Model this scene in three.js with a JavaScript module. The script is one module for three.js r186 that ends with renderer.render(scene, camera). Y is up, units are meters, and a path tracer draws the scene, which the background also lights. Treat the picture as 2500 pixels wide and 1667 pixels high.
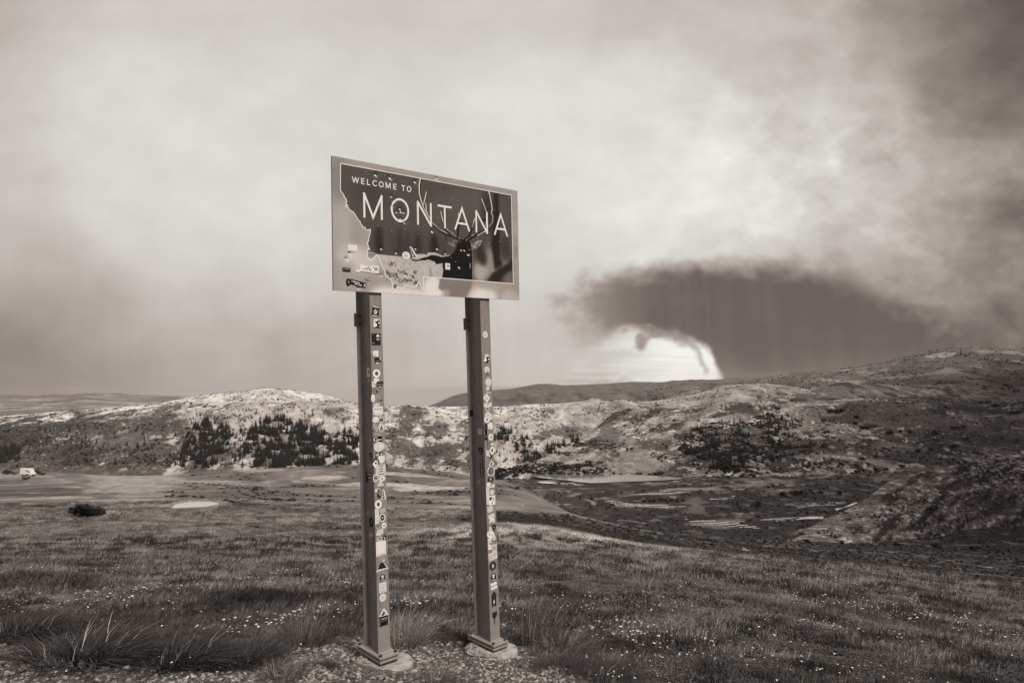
import * as THREE from 'three';
import { mergeGeometries } from 'three/addons/utils/BufferGeometryUtils.js';
import { RoundedBoxGeometry } from 'three/addons/geometries/RoundedBoxGeometry.js';

// ------------------------------------------------------------------ camera, sky, sun, exposure
const EYE = 2.7, FOC = 1672.46, CX = 1250, CY = 833.5;               // metres above the foot of the nearer post; focal length of the 2500 x 1667 frame
const scene = new THREE.Scene();
const camera = new THREE.PerspectiveCamera(2 * Math.atan(CY / FOC) * 180 / Math.PI, 1024 / 682, 0.1, 20000);
camera.position.set(0, EYE, 0);
camera.rotation.set(0.0652, 0, -0.02);                             // a little up, a little rolled
camera.updateMatrixWorld();
const renderer = new THREE.WebGLRenderer();
renderer.toneMapping = THREE.LinearToneMapping;
renderer.toneMappingExposure = 2.1;
renderer.shadowMap.enabled = true;

const SUN_AZ = 37 * Math.PI / 180, SUN_EL = 50 * Math.PI / 180;      // behind the camera to the right, behind thin cloud
const sun = new THREE.DirectionalLight(0xfff4e8, 1.5);
sun.position.set(Math.sin(SUN_AZ) * Math.cos(SUN_EL), Math.sin(SUN_EL), Math.cos(SUN_AZ) * Math.cos(SUN_EL)).multiplyScalar(60);
sun.target.position.set(0, 0, -8);
sun.position.add(sun.target.position);
sun.castShadow = true;
sun.shadow.radius = 20;
sun.shadow.mapSize.set(2048, 2048);
Object.assign(sun.shadow.camera, { left: -40, right: 40, top: 40, bottom: -40, near: 1, far: 200 });
scene.add(sun, sun.target);

// ------------------------------------------------------------------ numbers: random, noise, tones
let seedState = 12345;
const seed = (n) => { seedState = n >>> 0; };
const rnd = () => { seedState = (seedState + 0x6d2b79f5) >>> 0; let t = seedState; t = Math.imul(t ^ (t >>> 15), t | 1); t ^= t + Math.imul(t ^ (t >>> 7), t | 61); return ((t ^ (t >>> 14)) >>> 0) / 4294967296; };
const rr = (a, b) => a + (b - a) * rnd();
const clamp = (x, a = 0, b = 1) => x < a ? a : x > b ? b : x;
const lerp = (a, b, t) => a + (b - a) * t;
const sstep = (a, b, x) => { const t = clamp((x - a) / (b - a)); return t * t * (3 - 2 * t); };
const PERM = new Uint8Array(512), GX = new Float32Array(256), GY = new Float32Array(256);
seed(77);
for (let i = 0; i < 256; i++) { PERM[i] = i; const a = i / 256 * 6.283185; GX[i] = Math.cos(a); GY[i] = Math.sin(a); }
for (let i = 255; i > 0; i--) { const j = Math.floor(rnd() * (i + 1)); const t = PERM[i]; PERM[i] = PERM[j]; PERM[j] = t; }
for (let i = 0; i < 256; i++) PERM[256 + i] = PERM[i];
function noise(x, y) {                                               // gradient noise, about -0.7 .. 0.7
  const xi = Math.floor(x), yi = Math.floor(y), X = xi & 255, Y = yi & 255, fx = x - xi, fy = y - yi;
  const u = fx * fx * fx * (fx * (fx * 6 - 15) + 10), v = fy * fy * fy * (fy * (fy * 6 - 15) + 10);
  const a = PERM[PERM[X] + Y], b = PERM[PERM[X + 1] + Y], c = PERM[PERM[X] + Y + 1], d = PERM[PERM[X + 1] + Y + 1];
  const p = GX[a] * fx + GY[a] * fy, q = GX[b] * (fx - 1) + GY[b] * fy, r = GX[c] * fx + GY[c] * (fy - 1), s = GX[d] * (fx - 1) + GY[d] * (fy - 1);
  return p + u * (q - p) + v * (r - p + u * (p - q - r + s));
}
function fbm(x, y, o = 4, gain = 0.5) { let s = 0, a = 1; for (let i = 0; i < o; i++) { s += a * noise(x, y); a *= gain; x = x * 2.03 + 17.3; y = y * 2.03 + 9.1; } return s; }
// the whole picture is a warm black-and-white: a tone is one luminance, darker ones browner
function airTone(L) { const k = clamp(1 - L * 1.45); return [L * (1.02 + 0.27 * k), L * (1 - 0.01 * k), L * (0.94 - 0.05 * k)]; }
function tone(L) { const k = clamp(1 - L * 1.3); return [L * (1 + 0.09 * k), L, L * (0.985 - 0.025 * k)]; }   // things; the warm light does the rest
const toneColor = (L) => new THREE.Color().setRGB(...tone(L));
const lin = (s) => { s /= 255; return s <= 0.04045 ? s / 12.92 : Math.pow((s + 0.055) / 1.055, 2.4); };
const css = (s) => { const L = lin(s), t = tone(L).map((v) => { v = clamp(v); return Math.round(255 * (v <= 0.0031308 ? v * 12.92 : 1.055 * Math.pow(v, 1 / 2.4) - 0.055)); }); return `rgb(${t[0]},${t[1]},${t[2]})`; };

// ------------------------------------------------------------------ the lens: a point of the frame gives a bearing (tan) and a dip below eye level
const camR = new THREE.Matrix3().setFromMatrix4(camera.matrixWorld), camRi = camR.clone().transpose();
const tmpV = new THREE.Vector3();
function bearing(px, py) { tmpV.set((px - CX) / FOC, -(py - CY) / FOC, -1).applyMatrix3(camR); return { t: -tmpV.x / tmpV.z, dip: -tmpV.y / tmpV.z }; }
function frameOf(dx, dy, dz) { tmpV.set(dx, dy, dz).applyMatrix3(camRi); return tmpV.z < -1e-6 ? [CX - FOC * tmpV.x / tmpV.z, CY + FOC * tmpV.y / tmpV.z] : null; }
function spline(xs, ys) {                                            // smooth monotone-ish curve through points
  const n = xs.length, m = new Array(n).fill(0), d = [];
  for (let i = 0; i < n - 1; i++) d.push((ys[i + 1] - ys[i]) / (xs[i + 1] - xs[i]));
  for (let i = 1; i < n - 1; i++) m[i] = d[i - 1] * d[i] <= 0 ? 0 : 2 * d[i - 1] * d[i] / (d[i - 1] + d[i]);
  m[0] = d[0]; m[n - 1] = d[n - 2];
  return (x) => {
    if (x <= xs[0]) return ys[0];
    if (x >= xs[n - 1]) return ys[n - 1];
    let i = 0; while (x > xs[i + 1]) i++;
    const h = xs[i + 1] - xs[i], s = (x - xs[i]) / h, s2 = s * s, s3 = s2 * s;
    return ys[i] * (2 * s3 - 3 * s2 + 1) + h * m[i] * (s3 - 2 * s2 + s) + ys[i + 1] * (3 * s2 - 2 * s3) + h * m[i + 1] * (s3 - s2);
  };
}

// ------------------------------------------------------------------ names and descriptions
const used = {};
function numbered(name) { const n = used[name] = (used[name] ?? -1) + 1; return n ? `${name}_${String(n).padStart(3, '0')}` : name; }
function tag(o, label, category, group, kind) {
  if (label) o.userData.label = label;
  if (category) o.userData.category = category;
  if (group) o.userData.group = group;
  if (kind) o.userData.kind = kind;
  return o;
}
function obj(name, geometry, material, parent) {
  const m = new THREE.Mesh(geometry, material);
  m.name = parent ? name : numbered(name);
  m.castShadow = m.receiveShadow = true;
  (parent ?? scene).add(m);
  return m;
}
function thing(name, label, category, x, y, z, turn = 0, group) {
  const g = new THREE.Group(); g.name = numbered(name); g.position.set(x, y, z); g.rotation.y = turn; scene.add(g);
  return tag(g, label, category, group);
}
function addCopy(proto, name, label, category, group) { const c = proto.clone(); c.name = numbered(name); c.userData = {}; scene.add(c); return tag(c, label, category, group); }

// ------------------------------------------------------------------ sky: torn rain cloud, a bright gap above the ridge, a storm to the right and behind
{
  const W = 4096, H = 2048, data = new Float32Array(W * H * 4);
  const spots = [[0,0,176],[300,0,203],[600,0,203],[1000,0,198],[1250,0,204],[1600,0,188],[1900,0,184],[2200,0,150],[2360,20,106],[2500,0,84],[2800,0,80],
    [-300,200,160],[0,250,196],[300,250,218],[700,250,214],[1000,250,212],[1300,300,222],[1600,250,218],[1900,220,200],[2000,150,188],[2150,200,172],[2330,150,112],[2400,280,124],[2500,180,82],[2800,300,80],
    [-300,600,165],[0,500,196],[0,650,186],[300,500,217],[600,500,220],[700,700,210],[400,720,212],[1000,600,212],[1300,520,214],[1500,450,226],[1700,430,229],[1900,480,224],[2050,330,204],[2100,560,200],[2240,390,188],[2400,450,162],[2500,420,138],[2500,560,122],[2800,550,90],
    [-300,850,125],[0,840,120],[150,860,128],[300,800,178],[150,740,168],[-300,950,140],[0,945,140],[200,925,150],[400,900,160],[700,890,168],[550,800,186],[900,860,178],[1000,780,192],[1000,920,184],[1200,880,196],[1250,700,206],[1350,640,216],[1500,600,226],[1700,590,224],[1900,590,212],[2050,640,184],
    [1400,800,190],[1300,800,198],[1800,800,112],[2000,800,112],[1900,880,116],[2150,720,150],[2250,640,160],[2350,600,146],[2200,800,112],[2400,700,122],[2500,650,100],[2450,800,100],[2600,850,96],[2300,760,124],[2800,800,95]];
  const curtainTop = spline([1250,1330,1400,1480,1550,1650,1750,1850,1950,2050,2150,2300], [790,728,702,684,668,657,654,657,664,680,712,756]);
  const gapTop = spline([1340,1380,1420,1460,1500,1540,1575,1605,1640,1672,1692,1712,1735,1752,1766,1790], [900,858,832,812,801,797,801,814,822,830,826,834,856,888,918,990]);
  const hook = [[1567,842],[1569,826],[1582,813],[1606,811],[1640,815],[1676,827],[1699,852],[1713,882],[1722,908]];
  const hookDist = (x, y) => { let best = 1e9, at = 0; for (let i = 0; i < hook.length - 1; i++) { const [ax, ay] = hook[i], [bx, by] = hook[i + 1], t = clamp(((x - ax) * (bx - ax) + (y - ay) * (by - ay)) / ((bx - ax) ** 2 + (by - ay) ** 2)), d = Math.hypot(x - ax - t * (bx - ax), y - ay - t * (by - ay)); if (d < best) { best = d; at = (i + t) / (hook.length - 1); } } return [best, at]; };
  const out = [0, 0, 0];
  for (let row = 0; row < H; row++) {
    const el = ((row + 0.5) / H - 0.5) * Math.PI, ce = Math.cos(el), se = Math.sin(el);
    for (let col = 0; col < W; col++) {
      const i = (row * W + col) * 4;
      data[i + 3] = 1;
      if (row < H / 2) { const t = [lin(183), lin(175.5), lin(169)].map((v) => v / 2.1); data[i] = t[0]; data[i + 1] = t[1]; data[i + 2] = t[2]; continue; }
      const az = ((col + 0.5) / W - 0.5) * 2 * Math.PI, dx = ce * Math.cos(az), dz = ce * Math.sin(az), f = dz < -0.2 ? frameOf(dx, se, dz) : null;
      const right = dx, up = el * 57.3;                               // the general overcast: storm to the right, grey behind, lighter overhead
      const n0 = fbm(dx * 2.2 / (se + 0.35) + 5, dz * 2.2 / (se + 0.35) + 3, 5);
      let L = lerp(126, 178, sstep(14, 55, up)) - 40 * sstep(0.2, 0.9, right) * sstep(75, 10, up) + 34 * n0;
      L -= 14 * sstep(6, 0, up);
      if (f) {
        const px = f[0], py = f[1], w = sstep(-560, -120, px) * sstep(3060, 2620, px) * sstep(-620, -120, py);
        if (w > 0) {
          const qx = px + 70 * fbm(px / 260 + 3, py / 200 + 8, 4), qy = py + 45 * fbm(px / 240 + 41, py / 180 + 28, 4);
          let sw = 0, sl = 0;
          for (const [x, y, l] of spots) { const e = Math.exp(-((qx - x) ** 2 / 31000 + (qy - y) ** 2 / 17000)) + 1e-9; sw += e; sl += e * l; }
          let l = sl / sw;
          const billow = sstep(1350, 2100, px) * lerp(0.4, 1, sstep(120, 420, py + 0.2 * (2200 - px)));                       // lumpy cloud on the right, smooth veil on the left
          const lumps = fbm(px / 150 + 11, py / 95 + 2, 6, 0.55), fine = fbm(px / 46 + 7, py / 34 + 19, 4, 0.55);
          const puffs = 0.32 - Math.abs(fbm(qx / 230 + 61, qy / 150 + 8, 4, 0.45));
          l += puffs * 34 * billow + lumps * lerp(6, 20, billow) + fine * lerp(1, 7, billow);
          const streak = noise((px - py * 0.06) / 38 + 3, py / 900) + 0.6 * noise((px - py * 0.05) / 15 + 9, py / 600);
          l += streak * 3 * sstep(560, 760, py) * (1 - 0.5 * billow);
          const wg0 = fbm(px / 30 + 71, py / 24 + 24, 3); const wisp = fbm(px / 70 + 31, py / 46 + 4, 5, 0.55);
          let cur = sstep(-46, 40, py - curtainTop(px) + 24 * wisp + 5 * wg0) * sstep(1290, 1480, px + 60 * wisp - 0.25 * (py - 700)) * sstep(2400, 2110, px + 1.6 * (760 - py) + 150 * wisp);
          cur *= lerp(1, sstep(890, 780, py), sstep(1570, 1450, px));
          l = lerp(l, lerp(142, 102, sstep(1380, 1640, px)) + 7 * streak + 12 * sstep(820, 930, py) + 7 * lumps - 6 * sstep(1650, 1850, px), cur);
          const wg = fbm(px / 34 + 51, py / 26 + 14, 4, 0.55);
          const gap = sstep(-16, 20, py - gapTop(px) - 2 + 9 * wg + 8 * wisp) * sstep(-46, 40, px - 1506 + 1.1 * Math.max(0, py - 806) + 30 * wisp + 14 * wg) * (px > 1600 ? sstep(1800, 1738, px + 14 * wg + 10 * wisp) : 1);
          if (gap > 0) {
            let g = lerp(203, 240, sstep(1450, 1640, px)) + 9 * noise(px / 60 + 2, py / 26 + 6) + 16 * noise(px / 160 + 2, py / 9 + 4) + 8 * sstep(1600, 1720, px);
            const pn = noise(px / 47 + 5, 2.5) + 0.5 * noise(px / 19 + 9, 4.5) + 0.3 * noise(px / 8 + 2, 7.5), puff = 920 - 20 * Math.max(-0.1, pn), pk = sstep(-0.25, 0.35, noise(px / 80 + 3, 9.5));
            g += 18 * pk * sstep(-4, 2, py - puff + 3 * wg) * sstep(16, 3, py - puff) - 14 * sstep(6, 16, py - puff) * sstep(30, 16, py - puff);
            l = lerp(l, g, gap);
          }
          if (px > 1530 && px < 1760 && py > 780 && py < 940) {
            const [d, at] = hookDist(px + 10 * wg + 8 * wisp, py + 9 * wg), wide = lerp(13, 5, at) * (1 + 0.6 * wg);
            l = lerp(l, 140 + 14 * at, sstep(wide + 8, wide - 7, d) * lerp(0.9, 0.6, at));
          }
          L = lerp(L, l, w);
        }
      }
      const t = airTone(lin(clamp(L, 20, 246))).map((v) => v / 2.1);
      data[i] = t[0]; data[i + 1] = t[1]; data[i + 2] = t[2];
    }
  }
  const tex = new THREE.DataTexture(data, W, H, THREE.RGBAFormat, THREE.FloatType);
  tex.mapping = THREE.EquirectangularReflectionMapping; tex.magFilter = tex.minFilter = THREE.LinearFilter; tex.needsUpdate = true;
  scene.background = tex;
  scene.environment = tex;
}

// ------------------------------------------------------------------ the ground: a hilltop meadow that falls to a valley floor
const COLS = [0, 400, 800, 1200, 1600, 2000, 2500].map((px) => bearing(px, 1150).t);
const DIST = [6.5, 12, 25, 48, 100, 160, 230, 300, 400, 520, 700, 1000, 1700];
const DIPS = [                                                       // fall below eye level per metre, by bearing and distance
  [0.40, 0.280, 0.236, 0.206, 0.178, 0.160, 0.143, 0.122, 0.170, 0.200, 0.190, 0.155, 0.11],
  [0.41, 0.300, 0.246, 0.211, 0.182, 0.165, 0.149, 0.1385, 0.175, 0.200, 0.190, 0.155, 0.11],
  [0.42, 0.320, 0.256, 0.222, 0.196, 0.180, 0.164, 0.131, 0.158, 0.175, 0.190, 0.155, 0.11],
  [0.43, 0.330, 0.254, 0.223, 0.211, 0.190, 0.171, 0.158, 0.201, 0.1605, 0.165, 0.155, 0.11],
  [0.45, 0.345, 0.274, 0.264, 0.258, 0.243, 0.262, 0.265, 0.204, 0.1635, 0.165, 0.155, 0.11],
  [0.50, 0.370, 0.300, 0.293, 0.290, 0.284, 0.276, 0.262, 0.207, 0.167, 0.165, 0.155, 0.11],
  [0.60, 0.410, 0.338, 0.334, 0.331, 0.320, 0.305, 0.275, 0.211, 0.170, 0.165, 0.155, 0.11],
];
const LEVEL = [0.0166, 0.0197, 0.0228, 0.0258, 0.0289, 0.0320, 0.0358];
DIPS.forEach((r, i) => { for (let k = 0; k < r.length; k++) r[k] -= LEVEL[i]; });
const T0 = -1.15, T1 = 1.15, NT = 460;
const lnD = DIST.map(Math.log);
const profile = [];
for (let i = 0; i <= NT; i++) { const t = lerp(T0, T1, i / NT), ys = DIST.map((_, k) => spline(COLS, DIPS.map((r) => r[k]))(t)); profile.push(spline(lnD, ys)); }
const plane = (x, D) => -1.601 - 0.0936 * x - 0.1631 * Math.max(D, 0);
const POND = { x: 0, D: 0, rx: 0, rd: 0, y: 0 }, PARK = { y: 0 };
function groundRel(x, D) {                                           // height of the ground below the eye; D is metres ahead
  const r = Math.hypot(x, D), away = D > 0 ? clamp(x / Math.max(D, 1e-3), T0, T1) : x > 0 ? T1 : T0;
  const d = Math.max(r / Math.sqrt(1 + away * away), 0.01);
  let y = plane(clamp(x, -14, 14), Math.min(D, 16));
  const w = sstep(9, 14, d) * sstep(-0.1, 0.55, D / Math.max(r, 1e-3));
  if (w > 0) { const f = (away - T0) / (T1 - T0) * NT, i = Math.min(Math.floor(f), NT - 1), q = Math.log(d); y = lerp(y, -d * lerp(profile[i](q), profile[i + 1](q), f - i), w); }
  const a = sstep(4, 60, r), far = sstep(60, 300, r);
  y += 0.035 * fbm(x * 0.9, D * 0.9, 3) + 0.16 * a * fbm(x / 5 + 4, D / 5, 3) + far * 1.1 * fbm(x / 38 + 2, D / 38, 4);
  if (POND.rx) { const e = Math.hypot((x - POND.x) / POND.rx, (D - POND.D) / POND.rd); if (e < 2.6) y = lerp(y, POND.y - 0.25 * sstep(1.15, 0.8, e) + 0.12 * sstep(1, 1.3, e), sstep(2.6, 1.25, e)); }
  if (D > 330 && D < 700) { const lake = sstep(1.25, 0.95, Math.hypot((x / D - LAKE.t) / LAKE.rt, (D - LAKE.D) / LAKE.rd)); y = lerp(y, Math.min(y, -71.2), lake); }
  return y;
}
const LAKE = { t: 0, rt: 1, D: 510, rd: 60 };
{ const a = bearing(1299, 1168).t, b = bearing(1665, 1168).t; LAKE.t = (a + b) / 2; LAKE.rt = (b - a) / 2; LAKE.D = 512; LAKE.rd = 56; }
const groundY = (x, D) => groundRel(x, D) + EYE;
function strike(px, py, from = 4.5, to = 1300) {                     // where the view line through a point of the frame meets the ground
  const b = bearing(px, py); let D = from;
  while (D < to) { const n = D * 1.012; if (groundRel(b.t * n, n) >= b.dip * n) return { t: b.t, D: n, x: b.t * n, y: groundY(b.t * n, n) }; D = n; }
  return { t: b.t, D: to, x: b.t * to, y: groundY(b.t * to, to) };
}
{ const p = strike(472, 1233); Object.assign(POND, { x: p.x, D: p.D, y: p.y - EYE, rx: 2.35 * p.D / 75, rd: 2.3 * p.D / 75 }); }
const gravelEdge = (() => {                                          // the grass begins beyond this distance
  const p = [[-300,1560],[0,1568],[60,1575],[150,1612],[300,1640],[450,1642],[600,1640],[660,1612],[720,1582],[800,1564],[950,1560],[1150,1558],[1250,1580],[1330,1612],[1420,1648],[1500,1700],[1700,1800]];
  const t = [], d = [];
  for (const [px, py] of p) { const b = bearing(px, py); let D = 3; while (plane(b.t * D, D) < b.dip * D && D < 12) D += 0.01; t.push(b.t); d.push(D); }
  return spline(t, d);
})();
function gravelAt(x, D) { if (D < 0.3) return 1; const e = gravelEdge(clamp(x / D, -1, 1)); return sstep(0.16, -0.16, D - e + 0.35 * fbm(x * 1.7 + 5, D * 1.7, 4)); }
// patches of another ground cover, set where they grow
function patchSet(list, locate) {
  return list.map(([px, py, rx, ry, L, k = 0.5, s = 1]) => { const c = locate(px, py), a = locate(px, py - ry), b = locate(px, py + ry), l = locate(px - rx, py), r = locate(px + rx, py); return { t: c[0], q: c[1], rt: Math.abs(r[0] - l[0]) / 2 + 1e-6, rq: Math.max(Math.abs(a[1] - b[1]) / 2, 1e-5), L, k, s }; });
}
function applyPatches(L, patches, t, q, n, fine = 0) {
  for (const p of patches) { const a = (t - p.t) / p.rt, b = (q - p.q) / p.rq; if (Math.abs(a) > 1.8 || Math.abs(b) > 1.8) continue; const e = a * a + b * b + (0.35 + p.k) * n * 2.6; const w = sstep(1.12, 0.78, e) * p.s; if (w > 0) L = lerp(L, p.L * (1 + 0.5 * fine), w * clamp(0.95 + 0.8 * fine, 0.2, 1)); }
  return L;
}
const groundPatches = patchSet([
  [40,1207,70,4,.055],[155,1206,26,4,.05],[270,1205,52,4,.055],[420,1203,44,3,.06],[600,1210,135,13,.085,.7],[690,1222,40,5,.06],[405,1231,16,5,.03],[560,1230,60,4,.06],
  [100,1216,150,3.5,.30],[300,1222,120,4,.28],[420,1240,120,4,.24],[320,1163,120,3,.30],[480,1178,130,3,.26],[160,1148,60,4,.2],
  [700,1128,70,7,.36],[640,1150,60,5,.30],[790,1168,60,6,.36],[930,1186,110,5,.42],[1060,1193,110,5,.42],[1000,1160,90,4,.34],[870,1130,70,4,.32],[980,1172,160,4,.10],[1080,1205,90,5,.075],[880,1205,70,8,.13],
  [1570,1237,70,2.4,.2],[1750,1281,70,3,.22],[1620,1206,60,1.8,.36],[1700,1196,90,5,.24],[1800,1186,80,5,.26],[1880,1178,60,4,.28],[1650,1222,40,3,.03],
  [1420,1244,18,4,.04],[1262,1194,14,3,.03],[2060,1296,60,3,.22],[1900,1272,40,4,.30],[1925,1385,14,3.5,.62,.2],[1390,1356,8,2,.5],[1820,1345,10,2,.5],
], (px, py) => { const s = strike(px, py); return [s.t, Math.log(s.D)]; });
const tSpur0 = bearing(1150, 1200).t, tSpur1 = bearing(1720, 1290).t, tValley = bearing(1235, 1140).t;
function groundTone(x, D) {
  const r = Math.hypot(x, D), t = D > 0.5 ? clamp(x / D, -1.2, 1.2) : 0, q = Math.log(Math.max(D, 0.5));
  const l = Math.log2(Math.max(r, 4) / 8), k = Math.floor(l), fr = l - k, S = Math.pow(2, k);   // finer grain near, coarser far, all fixed to the ground
  const lod = (s, ox, oy, o) => lerp(fbm(x / (s * S) + ox, D / (s * S) + oy, o), fbm(x / (s * S * 2) + ox, D / (s * S * 2) + oy, o), fr);
  const big = fbm(x / 22 + 3, D / 22 + 3, 4), mid = lod(0.75, 7, 2, 4), fine = lod(0.16, 1, 5, 3);
  const dry = clamp(sstep(12, 26, D) * sstep(-0.42, 0.12, t + 0.25 * big) * sstep(0.78, 0.36, t + 0.2 * big) * sstep(190, 90, D) + 0.5 * mid * sstep(10, 20, D));   // grass tone brightened by bearing and distance across the middle meadow, patchy
  let L = lerp(lerp(0.15, 0.115, sstep(70, 130, D) * sstep(0.1, -0.2, t)), 0.35, dry) + 0.07 * big + 0.08 * mid + 0.08 * fine;
  L = lerp(lerp(0.05, 0.10, sstep(4, 10, r)) * (1 + 0.8 * fine), L, sstep(9, 30, r));
    if (D > 22) {                                                      // shrubs in the gully and over the valley floor
    const px = (t - tSpur0) / (tSpur1 - tSpur0);                     // 0 .. 1 along the spur
    const shrub = 0.024 + 0.04 * Math.max(0, mid) + 0.04 * Math.max(0, fine) + 0.012 * big;
    const lo = lerp(50, 52, px) + 10 * mid, hi = lerp(118, 172, px) + 16 * big + 12 * mid;
    const gully = sstep(-0.18, 0.1, px + 0.25 * mid) * sstep(1.35, 1.0, px) * sstep(lo * 0.9, lo * 1.1, D) * sstep(hi * 1.1, hi * 0.9, D);
    const right = sstep(0.92, 1.08, px + 0.12 * mid) * sstep(27, 34, D + 9 * mid + 6 * big + 6 * sstep(1, 2, px));
    const valley = sstep(-0.02, 0.03, t - tValley) * sstep(300, 345, D + 30 * big);
    let w = Math.max(gully, right, valley) ;
    let s = shrub + (right + valley > 0.3 ? 0.10 * sstep(0.25, 0.5, fbm(x / 30 + 9, D / 22, 6, 0.6)) + 0.08 * sstep(0.15, 0.4, fine) : 0);
    L = lerp(L, s, w);
    L = lerp(L, 0.07, 0.6 * sstep(0.12, 0.35, fbm(x / 16 + 3, D / 26 + 8, 4)) * sstep(60, 140, D) * (1 - w));   // sedge and peat in the middle meadow
  }
  L = applyPatches(L, groundPatches, t, q, 0.6 * mid + 0.5 * fine, fine);
  if (D > 70 && fine > 0.36 && mid > 0.05) L = lerp(L, 0.42, 0.5);
  const g = gravelAt(x, D);
  if (g > 0 && r < 12) L = lerp(L, 0.085 * (1 + 0.7 * fine + 0.3 * mid), g);
  return clamp(L, 0.02, 0.7);
}
const earth = new THREE.MeshStandardMaterial({ vertexColors: true, roughness: 1 });
{
  const grid = (a0, a1, na, dist) => {
    const nr = dist.length, pos = new Float32Array((na + 1) * nr * 3), col = new Float32Array((na + 1) * nr * 3), idx = [];
    for (let j = 0; j < nr; j++) for (let i = 0; i <= na; i++) {
      const th = lerp(a0, a1, i / na), x = Math.sin(th) * dist[j], D = Math.cos(th) * dist[j], k = (j * (na + 1) + i) * 3, c = tone(groundTone(x, D));
      pos[k] = x; pos[k + 1] = groundY(x, D); pos[k + 2] = -D; col[k] = c[0]; col[k + 1] = c[1]; col[k + 2] = c[2];
      if (i < na && j < nr - 1) { const p = j * (na + 1) + i, q = p + na + 1; idx.push(p, p + 1, q, p + 1, q + 1, q); }
    }
    const g = new THREE.BufferGeometry();
    g.setAttribute('position', new THREE.BufferAttribute(pos, 3)); g.setAttribute('color', new THREE.BufferAttribute(col, 3)); g.setIndex(idx); g.computeVertexNormals();
    return g;
  };
  const steps = (a, b, n) => Array.from({ length: n + 1 }, (_, i) => a * Math.pow(b / a, i / n));
  const R = Math.PI / 180, coarse = steps(0.4, 7000, 90);
  const g = mergeGeometries([grid(-47 * R, 47 * R, 780, [...steps(0.4, 20, 130), ...steps(20, 190, 190).slice(1), ...steps(190, 620, 250).slice(1), ...steps(620, 1700, 30).slice(1)]), grid(47 * R, 313 * R, 110, coarse), grid(-47 * R, 47 * R, 60, steps(1700, 7000, 10))]);
  tag(obj('ground', g, earth), 'alpine meadow ground falling away from the sign to a shrubby valley floor', 'ground', null, 'structure');
}

let HILL;
// ------------------------------------------------------------------ the hills: each its own heightfield
function hill({ name, label, px, rows, seg, bump, look, patches, category = 'hill' }) {
  const ts = px.map((p, i) => bearing(p, rows[rows.length - 2].py[i]).t), n = rows.length;
  const zc = rows.map((r) => typeof r.z === 'number' ? () => r.z : spline(ts, r.z)), dc = rows.map((r) => spline(ts, px.map((p, i) => bearing(p, r.py[i]).dip)));
  const ss = rows.map((_, i) => i / (n - 1));
  const base = (t) => { const z = zc.map((f) => f(t)), y = dc.map((f, i) => f(t) * z[i]), lz = spline(ss, z), ly = spline(ss, y); return (s) => [lz(s), ly(s)]; };
  const at = (t, s, f) => { const [D, y] = (f ?? base(t))(s), x = t * D; return { x, D, y: y + EYE + bump(x, D, s, t), t, s }; };
  const locate = (p, q) => { const t = bearing(p, q).t, f = base(t); let best = 0, e0 = 1e9; for (let k = 0; k <= 120; k++) { const s = k / 120, P = at(t, s, f), fr = frameOf(P.x, P.y - EYE, -P.D), e = Math.abs(fr[1] - q); if (e < e0) { e0 = e; best = s; } } return [t, best]; };
  const H = { at, base, locate, t0: ts[0], t1: ts[ts.length - 1] };
  const P = patches ? patchSet(patches, locate) : [];
  const Zm = base((ts[0] + ts[ts.length - 1]) / 2)(0.5)[0];
  const [nc, nr] = seg, pos = new Float32Array((nc + 1) * (nr + 1) * 3), col = new Float32Array(pos.length), idx = [];
  for (let i = 0; i <= nc; i++) {
    const t = lerp(ts[0], ts[ts.length - 1], i / nc), f = base(t);
    for (let j = 0; j <= nr; j++) {
      const s = j / nr, p = at(t, s, f), k = (j * (nc + 1) + i) * 3;
      pos[k] = p.x; pos[k + 1] = p.y; pos[k + 2] = -p.D;
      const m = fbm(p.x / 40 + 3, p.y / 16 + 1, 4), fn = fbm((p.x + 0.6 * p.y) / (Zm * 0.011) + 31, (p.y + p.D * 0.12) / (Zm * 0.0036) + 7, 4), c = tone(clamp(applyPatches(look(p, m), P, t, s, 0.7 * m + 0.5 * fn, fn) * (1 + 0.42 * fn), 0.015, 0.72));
      col[k] = c[0]; col[k + 1] = c[1]; col[k + 2] = c[2];
      if (i < nc && j < nr) { const a = j * (nc + 1) + i, b = a + nc + 1; idx.push(a, a + 1, b, a + 1, b + 1, b); }
    }
  }
  const g = new THREE.BufferGeometry();
  g.setAttribute('position', new THREE.BufferAttribute(pos, 3)); g.setAttribute('color', new THREE.BufferAttribute(col, 3)); g.setIndex(idx); g.computeVertexNormals();
  H.mesh = tag(obj(name, g, earth), label, category, null, 'structure');
  return H;
}
const plus = (a, d) => a.map((v, i) => v + (typeof d === 'number' ? d : d[i]));
const mixA = (a, b, k) => a.map((v, i) => lerp(v, b[i], k));

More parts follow.
